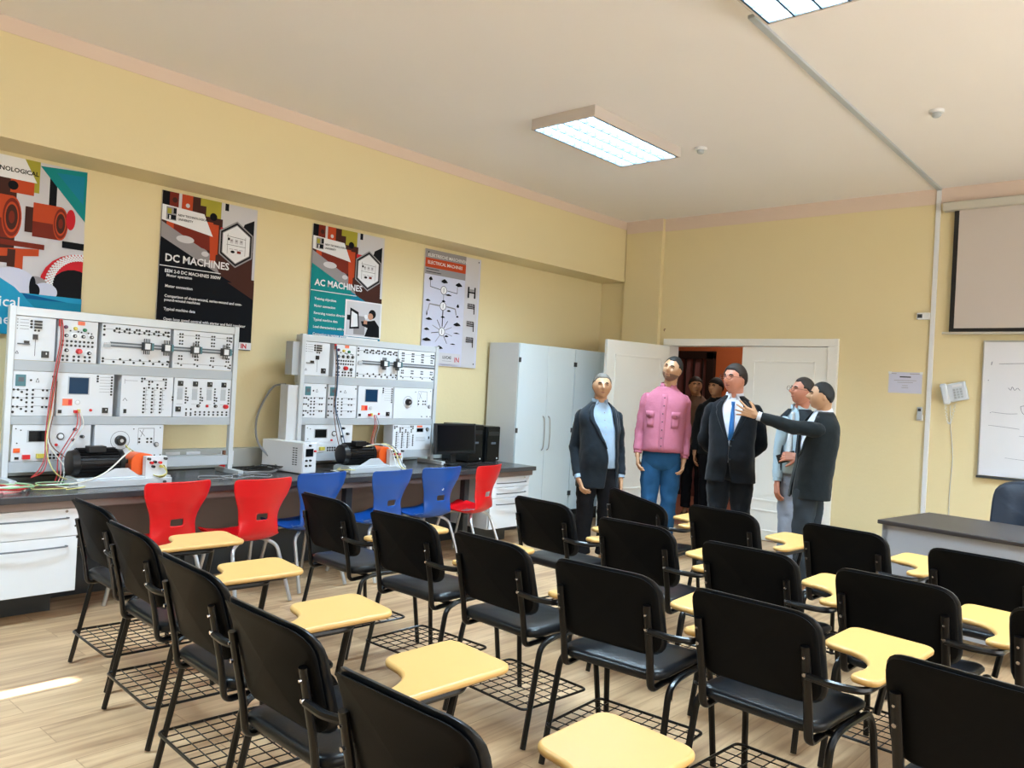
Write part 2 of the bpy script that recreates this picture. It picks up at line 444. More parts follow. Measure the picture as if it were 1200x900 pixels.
def make_chair():
    t = empty('tablet_chair', 'x', 'chair', (0, 0, 0))
    # seat
    def seatf(x, y, z): return (x, y+.068, .452+z-.018*max(0, (y-.30)/.12)**2+.012*(x/.22)**2-.006*math.sin(PI*min(1, max(0, y/.42))))
    pad(.455, .42, .07, .05, seatf).obj('seat', M['vinyl'], t, ang=60)
    # backrest: built flat (x, up) then bent and leaned
    def backf(x, y, z, off=0):
        c = .050*(1-(x/.235)**2)
        return (x, .086-.262*y-c*.8+.02+z+off-.022*max(0, (y-.235)/.095)**2, .533+y*.955-.006*(x/.235)**2)
    pad(.468, .332, .085, .034, lambda x, y, z: backf(x, y, -z, .012)).obj('backrest', M['vinyl'], t, ang=60)
    pad(.452, .316, .08, .016, lambda x, y, z: backf(x, y+.008, z, -.012)).obj('back_shell', M['shell'], t, ang=60)
    rt = .0135
    for s in (-1, 1):
        rear = fillet([(s*.252, .03, .008), (s*.243, .115, .415), (s*.24, .19, .437), (s*.24, .27, .44)], [0, .05, .03, 0], 6)
        MB().tube(rear, rt, 8, ry=.011).obj('leg', M['black'], t)
        front = fillet([(s*.255, .515, .008), (s*.243, .475, .37), (s*.24, .44, .437), (s*.24, .27, .44)], [0, .03, .05, 0], 6)
        MB().tube(front, rt, 8, ry=.011).obj('leg', M['black'], t)
        up = fillet([(s*.192, .008, .735), (s*.192, .055, .52), (s*.192, .07, .41), (s*.192, .13, .415), (s*.192, .45, .42)], [0, .04, .06, .03, 0], 6)
        MB().tube(up, .0105, 10, ry=.0155, up=(0, 1, 0)).obj('back_support', M['black'], t)
        MB().cyl((s*.192, .008, .645), (s*.192, .03, .647), .0065, n=8).obj('screw', M['chrome'], t)
        MB().cyl((s*.192, -.002, .700), (s*.192, .01, .702), .0045, n=8).obj('bolt', M['chrome'], t)
    MB().tube([(-.242, .17, .428), (.242, .17, .428)], .010, 8).obj('cross_bar', M['black'], t)
    MB().tube([(-.242, .42, .423), (.242, .42, .423)], .010, 8).obj('cross_bar', M['black'], t)
    # arm bar, from the right support forward under the tablet and down to the seat frame
    arm = fillet([(.192, .022, .640), (.29, .015, .638), (.365, .05, .634), (.365, .44, .632), (.29, .48, .63), (.255, .465, .43)], [0, .03, .06, .05, .05, 0], 6)
    MB().tube(arm, .0125, 8).obj('arm_bar', M['black'], t)
    MB().prism(fil2([(.15, .36), (.38, .34), (.38, .53), (.15, .53)], .03), Matrix.Translation((0, 0, .640)), .009).obj('tablet_plate', M['black'], t, bevel=.002)
    ol = fil2([(.400, .05), (.400, .605), (.095, .63), (.105, .33), (.262, .305), (.325, .19), (.305, .05)], [.045, .055, .06, .05, .07, .06, .045], 7)
    MB().prism(ol, Matrix.Translation((0, 0, .650)), .022).obj('tablet', M['tab'], t, bevel=.009, seg=3, ang=50)
    # wire basket
    zb = .165
    b = MB()
    b.tube(fillet([(-.245, .03, zb), (.245, .03, zb), (.245, .43, zb), (-.245, .43, zb)], .03, 4, True), .006, 6, closed=True)
    for i in range(1, 9): x = -.245+.49*i/9; b.tube([(x, .03, zb), (x, .43, zb)], .0024, 5)
    for i in range(1, 7): y = .03+.40*i/7; b.tube([(-.245, y, zb+.003), (.245, y, zb+.003)], .0024, 5)
    b.obj('book_basket', M['black'], t)
    return t
K = 1.0
CH = [  # name, x, y, angle, label, group
 ('A1', -4.045, 1.567, -3, ''),
 ('A2', -3.365, 1.457, -4, ''),
 ('A3', -2.657, 1.355, -4, ''),
 ('A4', -1.99, 1.25, -2, ''),
 ('A5', -1.31, 1.15, -1, ''),
 ('B1', -3.72, 2.66, -3, ''), ('B2', -3.03, 2.62, 1, ''), ('B3', -2.39, 2.57, -4, ''), ('B4', -1.75, 2.525, 3, ''), ('B5', -1.168, 2.54, -3, ''), ('B6', -0.46, 2.31, -6, ''),
 ('C1', -3.03, 3.70, -5, ''), ('C2', -2.265, 3.515, -1, ''), ('C3', -1.595, 3.40, -2, ''), ('C4', -.963, 3.34, -3, ''), ('C5', -.33, 3.24, -4, ''),
 ('D0', -2.96, 4.58, 0, ''), ('D1', -2.245, 4.42, -4, ''), ('D2', -1.53, 4.4, -5, ''), ('D3', -.85, 4.23, -5, ''),
 ('A0', -2.55, .50, 2, ''),
]
LBL = dict(
 A1='black tablet-arm chair at the left end of the nearest row, beside the white drawers',
 A2='black tablet-arm chair second from the left in the nearest row',
 A3='black tablet-arm chair third from the left in the nearest row, brown glints on its back',
 A4='black tablet-arm chair fourth from the left in the nearest row',
 A5='black tablet-arm chair at bottom centre, only its backrest inside the photo',
 B1='black tablet-arm chair at the left end of the second row, hiding a blue chair',
 B2='black tablet-arm chair second from the left in the second row',
 B3='black tablet-arm chair third from the left in the second row, its basket in full view',
 B4='black tablet-arm chair fourth from the left in the second row, at the room centre',
 B5='black tablet-arm chair with the largest complete backrest, right of centre in the second row',
 B6='large black tablet-arm chair in the lower right corner, cut by the bottom edge',
 C1='black tablet-arm chair at the left end of the third row, before the tall cabinets',
 C2='black tablet-arm chair second from the left in the third row',
 C3='black tablet-arm chair third from the left in the third row',
 C4='black tablet-arm chair fourth from the left in the third row',
 C5='black tablet-arm chair of the third row cut by the right edge',
 D0='black tablet-arm chair with a crooked, sloping backrest at the feet of the man in jeans',
 D1='black tablet-arm chair in the front row below the man with the blue tie',
 D2='black tablet-arm chair in the front row before the man who points',
 D3='black tablet-arm chair in the front row beside the teacher desk',
)
proto = make_chair()
for i, (nm, x, y, a, _) in enumerate(CH):
    rw = {'A': 'tablet chairs of the nearest row', 'B': 'tablet chairs of the second row', 'C': 'tablet chairs of the third row', 'D': 'tablet chairs of the front row'}[nm[0]]
    if nm == 'A0': continue
    if i == 0: proto.location = (x, y, 0); proto.rotation_euler = (0, 0, R(a)); proto['label'] = LBL[nm]; proto['group'] = rw
    else:
        ch_ = copy_tree(proto, (x, y, 0), R(a), LBL[nm], rw)
        if nm == 'D0':          # its backrest hangs crooked
            for q in ch_.children:
                if q.name.split('.')[0] in ('backrest', 'back_shell'): q.matrix_local = Matrix.Translation((0, .02, .66)) @ Matrix.Rotation(R(11), 4, 'Y') @ Matrix.Translation((0, -.02, -.68))


# ================================================================ lab bench along the left wall
def rebase(t, loc):
    t.location = loc
    for ch in t.children: ch.matrix_parent_inverse = Matrix.Translation(-Vector(loc))
    return t
t = empty('lab_bench', 'long dark-topped lab bench running along the poster wall', 'bench')
MB().bb(-5.975, -5.02, -1.2, 6.05, .70, .74).obj('worktop', M['bench'], t, bevel=.004, smooth=False)
MB().bb(-5.075, -5.05, -1.2, 6.03, .655, .70).obj('apron', M['benchf'], t, smooth=False)
MB().bb(-5.66, -5.63, -1.2, 6.03, .30, .70).obj('back_panel', M['benchf'], t, smooth=False)
MB().bb(-5.60, -5.57, -1.2, 6.03, .0, .30).obj('kick_board', M['dgrey'], t, smooth=False)
for y in (-.9, .6, 2.62, 3.9, 5.2):
    MB().bb(-5.17, -5.11, y-.03, y+.03, 0, .655).obj('leg', M['dgrey'], t, bevel=.003, smooth=False)
rebase(t, (-5.5, 2.4, 0))

M['hdl'] = mat('handle_steel', sr(110, 114, 120), .35, .8)
def drawer_unit(y0, y1, z0, splits, label):
    t = empty('drawer_unit', label, 'drawers', (0, 0, 0), 0, 'drawer units under the bench')
    MB().bb(-5.60, -5.085, y0, y1, z0, .655).obj('body', M['white'], t, bevel=.003, smooth=False)
    MB().bb(-5.5, -5.3, y0+.05, y1-.05, 0, z0).obj('plinth', M['dgrey'], t, smooth=False)
    zs = [.652]+splits+[z0+.002]
    for i in range(len(zs)-1):
        d = MB().bb(-5.082, -5.062, y0+.002, y1-.002, zs[i+1]+.002, zs[i]-.002).obj('drawer', M['white'], t, bevel=.002, smooth=False)
        zh = zs[i]-.055; ya, yb = y0+.12*(y1-y0)+.02, y1-.12*(y1-y0)
        pts = curve([(-5.062, ya, zh), (-5.04, ya+.01, zh), (-5.025, (ya+yb)/2, zh+.0), (-5.04, yb-.01, zh), (-5.062, yb, zh)], 5)
        MB().tube(pts, .005, 8).obj('drawer_handle', M['hdl'], d)
    MB().cyl((-5.062, y1-.07, .635), (-5.057, y1-.07, .635), .008, n=12).obj('drawer_lock', M['chrome'], t)
    return rebase(t, (-5.35, (y0+y1)/2, 0))
drawer_unit(1.33, 1.905, .16, [.487], 'white drawer unit with two curved handles at the left edge of the photo')
drawer_unit(5.46, 6.0, .17, [.555, .455], 'white three-drawer unit at the right end of the bench, behind the rightmost red chair')

# service duct with sockets on the wall behind the bench
t = empty('service_duct', 'light grey service duct with sockets on the wall behind the lab bench', 'duct')
M['dado'] = mat('duct_light', sr(176, 180, 176), .5)
MB().bb(XW, XW+.07, -1.2, 6.2, .745, .895).obj('duct_body', M['dado'], t, bevel=.004, smooth=False)
for y in (2.86, 3.02, 3.3, 4.45, 4.6, 5.3):
    MB().bb(XW+.07, XW+.076, y-.055, y+.055, .765, .875).obj('socket_plate', M['white'], t, bevel=.002, smooth=False)
for y in (2.86, 4.45): MB().bb(XW+.076, XW+.08, y-.03, y+.03, .785, .85).obj('socket_insert', M['dgrey'], t, bevel=.002, smooth=False)
rebase(t, (XW+.03, 2.5, .745))

# ---------------------------------------------------------------- training racks
FX = -5.6
def dot(mb, y, z, r=.0062, m='socket', d=.004):
    r *= 1.35
    mb.use(M[m]); mb.cyl((FX, y, z), (FX+d, y, z), r, n=8)
class Mod:
    """one front panel; u to the right, v down, both 0..1"""
    def __init__(s, rack, y0, y1, z1, z0, name='module_panel'):
        s.y0, s.y1, s.z0, s.z1 = y0+.003, y1-.003, z0, z1
        s.mb = MB().use(M['module']); s.mb.bb(FX-.13, FX, s.y0, s.y1, z0, z1)
        s.subs = []; s.rack = rack; s.name = name
    def Y(s, u): return s.y0+(s.y1-s.y0)*u
    def Z(s, v): return s.z1-(s.z1-s.z0)*v
    def dots(s, pts, r=.0058, m='socket'):
        for u, v in pts: dot(s.mb, s.Y(u), s.Z(v), r, m)
    def rect(s, u0, u1, v0, v1, m, d=.002): s.mb.use(M[m]); s.mb.bb(FX-.001, FX+d, s.Y(u0), s.Y(u1), s.Z(v1), s.Z(v0))
    def line(s, u0, v0, u1, v1, w=.0012, m='text'):
        w *= 1.3
        s.mb.use(M[m]); a = V(FX+.0006, s.Y(u0), s.Z(v0)); b = V(FX+.0006, s.Y(u1), s.Z(v1)); t = (b-a).normalized(); n = V(1, 0, 0).cross(t)*w
        s.mb.add([a-n, b-n, b+n, a+n], [(0, 1, 2, 3)])
    def knob(s, u, v, r, m, d=.02, nm='knob', base=None):
        def f(p):
            k = MB(); c = V(FX, s.Y(u), s.Z(v))
            if base: k.use(M[base]); k.tube([c, c+V(.003, 0, 0)], [r*1.35, r*1.35], 20)
            k.use(M[m]); k.tube([c, c+V(d*.8, 0, 0), c+V(d, 0, 0)], [r, r*.92, r*.75], 18)
            if m in ('socket', 'dgrey'):
                k.use(M['silver']); k.tube([c+V(d, 0, 0), c+V(d+.001, 0, 0)], [r*.32, r*.32], 12)
            k.obj(nm, None, p)
        s.subs.append(f)
    def switch(s, u, v, w=.034, m='socket'):
        def f(p):
            k = MB(); c = V(FX+.004, s.Y(u), s.Z(v)); k.use(M[m]); k.box(c, (.01, w, w)); k.use(M['silver']); k.box(c+V(.007, w*.1, w*.12), (.004, w*.16, w*.3))
            k.obj('rotary_switch', None, p, bevel=.001, smooth=False)
        s.subs.append(f)
    def screen(s, u0, u1, v0, v1, m='screen'):
        def f(p): MB().bb(FX, FX+.003, s.Y(u0), s.Y(u1), s.Z(v1), s.Z(v0)).obj('display', M[m], p, bevel=.001, smooth=False)
        s.rect(u0-.02, u1+.02, v0-.02, v1+.02, 'duct', .001); s.subs.append(f)
    def relay(s, u, v, w=.05):
        def f(p):
            k = MB(); c = V(FX+.03, s.Y(u), s.Z(v)); k.use(M['dgrey']); k.box(c, (.05, w, .055)); k.use(M['cyan']); k.box(c+V(0, w*.62, 0), (.045, w*.4, .05)); k.use(M['white']); k.box(c+V(.027, -w*.1, .0), (.008, w*.7, .04))
            k.use(M['dgrey'])
            for i in range(4):
                for sg in (-1, 1): k.box(c+V(.0, (i-1.5)*w*.24, sg*.038), (.008, .004, .03))
            k.obj('relay', None, p, bevel=.001, smooth=False)
        s.subs.append(f)
    def done(s):
        o = s.mb.obj(s.name, None, s.rack, smooth=False)
        for f in s.subs: f(o)
        return o
def mod_power(r, y0, y1, z1, z0):      # mains input panel
    m = Mod(r, y0, y1, z1, z0)
    m.dots([(.38, .10), (.38, .17), (.38, .24)]); m.dots([(.04, .08), (.04, .15), (.04, .22), (.04, .29)], .002)
    for v in (.10, .17, .24): m.rect(.45, .64, v-.022, v+.022, 'socket', .012)
    m.dots([(.48, .31), (.57, .31)], .005)
    for i in range(4): m.line(.1, .08+.07*i, .32, .08+.07*i, .0008)
    m.rect(.06, .36, .62, .65, 'socket2', .01); m.rect(.22, .34, .56, .62, 'socket', .012)
    m.rect(.43, .55, .40, .52, 'socket', .01); m.line(.5, .52, .5, .9, .0012)
    m.line(.02, .86, .06, .80); m.line(.06, .80, .1, .86); m.line(.02, .86, .1, .86)
    m.switch(.76, .85, .042); return m
def mod_lamps(r, y0, y1, z1, z0):      # buttons and pilot lamps
    m = Mod(r, y0, y1, z1, z0)
    m.rect(.48, .66, .01, .10, 'orangel'); m.rect(.0, .07, .0, .16, 'red', .012)
    M['purple'] = mat('purple_lens', sr(90, 40, 78), .3)
    m.knob(.18, .17, .012, 'purple', .016, 'pilot_lamp'); m.knob(.42, .19, .012, 'yellowp', .016, 'pilot_lamp'); m.knob(.66, .21, .012, 'greenp', .016, 'pilot_lamp')
    for i in range(4): m.knob(.20+.215*i, .37, .0125, 'socket', .014, 'push_button', 'silver')
    m.dots([(.12+.108*i, v) for i in range(8) for v in (.50, .60)]); m.dots([(.3, .25), (.5, .26), (.58, .27), (.76, .28), (.84, .29)], .004)
    m.knob(.22, .72, .013, 'socket', .016, 'knob', 'silver'); m.knob(.53, .73, .018, 'red', .03, 'stop_button'); m.knob(.80, .76, .013, 'socket', .016, 'knob', 'silver')
    m.dots([(u, v) for u in (.14, .25, .42, .54, .70, .82) for v in (.86, .95)]); return m
def mod_rail(r, y0, y1, z1, z0, relays, cols, left=True):      # relay rail panel
    m = Mod(r, y0, y1, z1, z0)
    m.rect(.12 if left else .0, 1., .44, .56, 'socket2', .006); m.rect(.12 if left else 0., 1., .48, .52, 'duct', .008)
    if left:
        m.rect(.03, .12, .50, .58, 'duct', .012); m.dots([(.03, .07), (.03, .15), (.03, .28), (.03, .86), (.03, .93)])
        for i in range(4): m.rect(.035+.023*i, .045+.023*i, .46, .51, 'white', .014)
    for i in range(cols):
        u = .22+.72*i/max(1, cols-1)
        if left:
            m.dots([(u-.02, .10), (u+.02, .10), (u+.02, .19), (u-.05, .16), (u+.05, .86), (u-.04, .93)]); m.line(u-.06, .19, u+.07, .19)
        else:
            u = .12+.8*i/max(1, cols-1)
            m.dots([(u-.02, v) for v in (.10, .18, .28, .36, .68, .76)]+[(u+.02, v) for v in (.10, .18, .28, .36, .68, .76)]+[(u-.03, .88), (u+.02, .92)], .0048)
    m.line(.03, .88, .95, .88, .0008); m.line(.05, .13, .95, .13, .0008); m.dots([(.97, .1), (.97, .2), (.97, .85), (.97, .93)], .005)
    for u in relays: m.relay(u, .5)
    return m
def mod_meter(r, y0, y1, z1, z0):
    m = Mod(r, y0, y1, z1, z0)
    m.rect(.06, .30, .08, .34, 'cyan', .004); m.rect(.12, .25, .14, .24, 'socket2', .006); m.dots([(.42, .2), (.95, .1)], .005)
    m.line(.54, .24, .58, .15); m.line(.58, .15, .62, .24); m.line(.54, .24, .62, .24)
    for v in (.42, .60, .80):
        m.dots([(.03, v), (.13, v), (.22, v+.05), (.34, v), (.34, v+.1), (.48, v), (.48, v+.1), (.72, v), (.82, v)], .0052); m.line(.03, v, .34, v, .0008); m.line(.48, v-.02, .95, v-.02, .0008)
    m.dots([(.03, .92)], .006); return m
def mod_screen(r, y0, y1, z1, z0):
    m = Mod(r, y0, y1, z1, z0)
    m.screen(.20, .54, .10, .48); m.rect(.10, .27, .60, .76, 'orangel'); m.rect(.2, .26, .62, .74, 'red', .003)
    m.knob(.36, .68, .012, 'module', .006, 'knob', 'silver'); m.rect(.03, .09, .86, .94, 'socket', .006)
    m.rect(.30, .36, .86, .93, 'red', .02); m.rect(.36, .40, .84, .93, 'yellowp', .02); m.knob(.60, .86, .009, 'red', .012, 'push_button')
    m.switch(.86, .86, .036); m.dots([(.70, .05), (.70, .11), (.70, .17)]+[(.96, .06+.07*i) for i in range(7)], .0052)
    for i in range(6): m.line(.74, .07+.07*i, .93, .07+.07*i, .0006)
    return m
def mod_cols(r, y0, y1, z1, z0, disp=False):
    m = Mod(r, y0, y1, z1, z0)
    x0 = .04 if disp else .38; sc = .55 if disp else .62
    for k in range(3):
        u = x0+.05+.22*k*sc*1.2
        m.dots([(u, .30+.085*i) for i in range(8)], .0052); m.line(u+.04, .26, u+.04, .9, .0007); m.dots([(u+.09, .28), (u+.09, .2)], .0052)
        for i in range(5): m.line(u+.02, .34+.12*i, u+.08, .34+.12*i, .0007)
    m.dots([(x0, .06), (x0+.05, .06), (x0, .13), (x0+.14, .13), (x0+.2, .13), (x0+.42, .06), (x0+.47, .06), (x0+.47, .14)], .0052); m.line(x0, .10, x0+.5, .10, .0008)
    if disp:
        m.screen(.62, .78, .14, .28, 'screend'); m.rect(.62, .76, .02, .10, 'orangel'); m.knob(.9, .18, .014, 'silver', .012, 'knob', 'socket')
        for i in range(4): m.line(.6, .5+.05*i, .86, .5+.05*i, .0006)
        m.dots([(.52, .42+.08*i) for i in range(6)]+[(.95, .5), (.95, .55)], .005)
    else:
        m.line(.05, .12, .3, .12, .0007); m.line(.06, .08, .06, .2, .0007); m.line(.04, .62, .08, .55); m.line(.08, .55, .12, .62); m.rect(.06, .11, .82, .92, 'socket', .006)
    return m
def mod_switches(r, y0, y1, z1, z0):
    m = Mod(r, y0, y1, z1, z0)
    for i in range(4):
        u = .10+.255*i; m.switch(u, .14, .036); m.dots([(u+.10, .26+.075*k) for k in range(6)]+[(u-.12, .5), (u-.12, .57)], .0048)
        for k in range(4): m.line(u-.05, .25+.14*k, u+.05, .25+.14*k, .0006)
        m.rect(u-.045, u+.045, .27, .56, 'duct', .0008)
    m.switch(.08, .80, .036); m.dots([(.22, .80), (.30, .80), (.22, .9), (.30, .9), (.22, .95), (.30, .95)], .0048)
    m.knob(.42, .71, .012, 'socket', .016, 'push_button'); m.knob(.58, .71, .010, 'red', .012, 'push_button', 'silver'); m.knob(.73, .71, .012, 'socket', .016, 'push_button'); m.knob(.91, .72, .017, 'red', .03, 'stop_button')
    m.dots([(u, v) for u in (.38, .46, .54, .62, .70, .78, .86, .94) for v in (.87, .94)], .0052); return m
def mod_control(r, y0, y1, z1, z0):     # dark display and plug field
    m = Mod(r, y0, y1, z1, z0)
    m.screen(.20, .44, .16, .46, 'screend'); m.knob(.60, .32, .017, 'module', .012, 'knob', 'socket'); m.rect(.02, .1, .64, .76, 'orangep', .004); m.knob(.55, .56, .009, 'red', .012, 'push_button')
    m.knob(.78, .12, .010, 'socket', .03, 'plug'); m.knob(.88, .33, .011, 'socket', .03, 'plug'); m.knob(.76, .42, .010, 'socket', .028, 'plug')
    m.rect(.04, .09, .88, .95, 'socket', .005); m.rect(.13, .22, .82, .94, 'red', .02); m.rect(.30, .40, .80, .92, 'yellowp', .02); m.dots([(.48+.05*i, v) for i in range(4) for v in (.84, .93)], .0058)
    m.dots([(.04, .1), (.1, .14), (.06, .5)], .003); return m
def mod_dial(r, y0, y1, z1, z0, big=1.):
    m = Mod(r, y0, y1, z1, z0)
    for k in range(28):
        a = 2*PI*k/28; b = 2*PI*(k+1)/28; rr = .062*big; w = (m.y1-m.y0); h = (m.z1-m.z0)
        m.line(.36+rr*math.cos(a)/w, .46+rr*math.sin(a)/h, .36+rr*math.cos(b)/w, .46+rr*math.sin(b)/h, .001)
    m.knob(.36, .46, .036*big, 'socket', .03, 'dial')
    m.line(.62, .10, .86, .10); m.line(.86, .10, .86, .6); m.line(.62, .10, .62, .6, .0008); m.line(.64, .15, .72, .34); m.line(.7, .12, .66, .36); m.dots([(.64, .42), (.64, .52), (.76, .42), (.76, .52), (.82, .42), (.82, .52)], .0052)
    m.knob(.93 if big < 1 else .9, .60, .013, 'silver', .012, 'knob', 'socket2'); m.dots([(.95, .08), (.55, .12)], .003); m.dots([(.74, .93), (.88, .93), (.97, .93)], .004); return m

def rack(y0, y1, label, rows, cover=False):
    t = empty('training_rack', label, 'rack', (0, 0, 0), 0, 'electrical training racks on the bench')
    for y in (y0-.018, y1+.018):
        MB().bb(FX-.03, FX+.012, y-.018, y+.018, .775, 1.835).obj('upright', M['rackw'], t, bevel=.003, smooth=False)
        MB().bb(FX-.17, FX+.17, y-.022, y+.022, .741, .775).obj('foot', M['rackw'], t, bevel=.003, smooth=False)
    MB().bb(FX-.13, FX+.006, y0, y1, 1.778, 1.832).obj('top_rail', M['rackw'], t, bevel=.002, smooth=False)
    for za, zb in ((1.438, 1.503), (1.102, 1.157), (.805, .873)):
        MB().bb(FX-.13, FX+.002, y0, y1, za, zb).obj('cable_duct', M['duct'], t, bevel=.002, smooth=False)
    for fn, a, b, row, kw in rows:
        z1, z0 = ((1.775, 1.505), (1.436, 1.159), (1.100, .875))[row]
        fn(t, a, b, z1, z0, **kw).done()
    if cover:
        MB().bb(FX-.12, FX-.01, y0-.13, y0-.037, .95, 1.42).obj('side_cover', M['cabside'], t, bevel=.003, smooth=False)
        MB().bb(FX-.12, FX-.02, y0-.10, y0-.037, 1.50, 1.77).obj('side_cover', M['duct'], t, bevel=.003, smooth=False)
    return rebase(t, (FX, (y0+y1)/2, .741))
rack(1.676, 3.132, 'left white training rack full of sockets and switches, nearest the camera', [
    (mod_power, 1.676, 1.908, 0, {}), (mod_lamps, 1.918, 2.163, 0, {}), (mod_rail, 2.184, 2.652, 0, dict(relays=(.62, .92), cols=6)), (mod_rail, 2.67, 3.128, 0, dict(relays=(.33, .84), cols=4, left=False)),
    (mod_meter, 1.676, 1.92, 1, {}), (mod_screen, 1.93, 2.283, 1, {}), (mod_cols, 2.328, 2.69, 1, {}), (mod_switches, 2.693, 3.132, 1, {}),
    (mod_control, 1.689, 2.153, 2, {}), (mod_dial, 2.174, 2.637, 2, {})])
rack(3.757, 5.18, 'right white training rack in front of the teal poster', [
    (mod_power, 3.757, 4.00, 0, {}), (mod_lamps, 4.036, 4.269, 0, {}), (mod_rail, 4.272, 4.73, 0, dict(relays=(.62, .95), cols=6)), (mod_rail, 4.733, 5.178, 0, dict(relays=(), cols=4, left=False)),
    (mod_meter, 3.763, 3.986, 1, {}), (mod_meter, 4.0, 4.30, 1, {}), (mod_screen, 4.31, 4.70, 1, {}), (mod_dial, 4.706, 5.171, 1, dict(big=.85)),
    (mod_control, 3.797, 4.273, 2, {}), (mod_cols, 4.715, 5.178, 2, dict(disp=True))], cover=True)

# ---------------------------------------------------------------- motors on their bases
M['motorblk'] = mat('motor_black', sr(22, 22, 25), .4, .3)
def motor(y0, label, s=1.):
    t = empty('motor_set', label, 'motor', (0, 0, 0), 0, 'motor test sets on the bench')
    x = -5.33
    b = MB(); b.bb(x-.10, x+.13, y0+.02, y0+.70*s, .741, .785); b.bb(x-.08, x+.11, y0+.02, y0+.70*s, .785, .797); b.obj('base', M['rackw'], t, bevel=.003, smooth=False)
    b = MB(); n = 40; rings = []
    for yy, rr in ((y0, .045), (y0+.008, .075), (y0+.05, .084), (y0+.055, .078), (y0+.33*s, .078), (y0+.335*s, .084), (y0+.37*s, .080), (y0+.378*s, .05)):
        rings.append([V(x+math.cos(2*PI*k/n)*rr, yy, .885+math.sin(2*PI*k/n)*rr) for k in range(n)])
    b.loft(rings)
    b.cyl((x, y0+.37*s, .885), (x, y0+.46*s, .885), .014, n=10)
    m = b.obj('motor_body', M['motorblk'], t)
    f = MB()
    for k in range(26):
        a = 2*PI*k/26; c, sn = math.cos(a), math.sin(a)
        rot = Matrix.Rotation(-a, 3, 'Y')
        f.box((x+c*.084, y0+.19*s, .885+sn*.084), (.018, .27*s, .003), rot)
    f.obj('cooling_fins', M['motorblk'], m, smooth=False)
    f = MB().bb(x+.03, x+.10, y0+.10*s, y0+.22*s, .955, .995); f.obj('terminal_box', M['motorblk'], m, bevel=.004, smooth=False)
    f = MB().prism([(.06*s, 0), (.40*s, 0), (.36*s, .012), (.29*s, .055), (.20*s, .055)], Matrix(((0, 0, 1, x+.085), (1, 0, 0, y0+.08), (0, 1, 0, .797), (0, 0, 0, 1))), .01); f.obj('bracket', M['rackw'], t, smooth=False)
    g = MB(); out = fil2([(0, 0), (.17*s, 0), (.17*s, .13), (.04, .145), (0, .11)], [.005, .005, .03, .05, .03])
    g.prism(out, Matrix(((0, 0, 1, x-.06), (1, 0, 0, y0+.42*s), (0, 1, 0, .80), (0, 0, 0, 1))), .12); g.obj('coupling_guard', M['orangep'], t, bevel=.006)
    g = MB(); g.use(M['module']); g.bb(x+.07, x+.12, y0+.50*s, y0+.66*s, .745, .925)
    g.obj('terminal_panel', None, t, bevel=.002, smooth=False)
    for (u, v, mm) in ((.535, .885, 'red'), (.56, .89, 'socket'), (.60, .885, 'red'), (.61, .86, 'yellowp'), (.55, .86, 'socket'), (.64, .91, 'dgrey'), (.515, .91, 'dgrey'), (.64, .76, 'dgrey')):
        MB().cyl((x+.12, y0+u*s, v), (x+.145, y0+u*s, v), .009, n=10).obj('plug', M[mm], t)
    return rebase(t, (x, y0+.3, .741))
motor(1.92, 'black finned motor with orange coupling guard before the left training rack', .86)
motor(3.95, 'black finned motor with orange coupling guard before the right training rack', .85)

# ---------------------------------------------------------------- cables
CB = dict(red=mat('cable_red', sr(190, 40, 40), .5), brown=mat('cable_brown', sr(120, 80, 62), .5), yel=mat('cable_yellow', sr(216, 208, 130), .5), wht=mat('cable_white', sr(222, 220, 212), .5), blk=mat('cable_black', sr(24, 24, 26), .5), grn=mat('cable_green', sr(150, 190, 150), .5), pnk=mat('cable_pink', sr(206, 130, 130), .5), gry=mat('cable_grey', sr(140, 142, 146), .5), blu=mat('cable_blue', sr(50, 90, 130), .5))
def cable(nm, col, pts, r, label, group, n=6):
    o = MB().tube(curve(pts, n), r, 7).obj('patch_cable' if nm is None else nm, CB[col]); return tag(o, label, 'cable', group)
g1 = 'patch leads hanging on the left rack'; X = FX+.03
for i, (c, dy) in enumerate((('red', 0), ('brown', .008), ('red', .016))):
    cable(None, c, [(X, 1.915+dy, 1.77), (X+.02, 1.92+dy, 1.65), (X+.01, 1.90+dy, 1.45), (X+.02, 1.875+dy, 1.25), (X+.03, 1.86+dy, 1.05), (X+.06, 1.85+dy, .9), (X+.1, 1.80+dy*2, .82), (X+.12, 1.76, .79)], .0032, '%s lead hanging down the left rack from its top row to the worktop' % ('outer red', 'brown', 'inner red')[i], g1)
for i, (c, dy, yb) in enumerate((('yel', 0, 1.90), ('wht', .01, 1.97), ('brown', .02, 2.02))):
    cable(None, c, [(X, 1.90+dy, 1.38), (X+.02, 1.885+dy, 1.2), (X+.05, 1.86+dy, 1.0), (X+.12, yb-.04, .88), (X+.18, yb, .80), (X+.2, yb+.12, .755), (X+.18, yb+.22, .76)], .0032, '%s lead looping from the middle row of the left rack to the worktop' % ('pale yellow', 'white', 'light brown')[i], g1)
for i, (c, dy) in enumerate((('red', 0), ('pnk', .02), ('wht', .04))):
    cable(None, c, [(X, 2.05+dy*.5, 1.19), (X+.03, 2.04+dy, 1.1), (X+.03, 1.99+dy, 1.0), (X+.06, 1.93+dy, .9), (X+.14, 1.9+dy, .80), (X+.2, 1.86+dy, .752)], .0032, '%s lead plugged under the display of the left rack' % ('bright red', 'pink', 'thin white')[i], g1)
g2 = 'patch leads lying on the worktop under the left rack'
def loop(cx, cy, rx, ry, z, n, ph=0., wob=.3):
    return [(cx+rx*math.cos(ph+2*PI*k/8*1.0)*(1+wob*.3*math.sin(k*1.7)), cy+ry*math.sin(ph+2*PI*k/8)*(1+wob*.2*math.cos(k*2.3)), z+.004*(k % 3)) for k in range(n)]
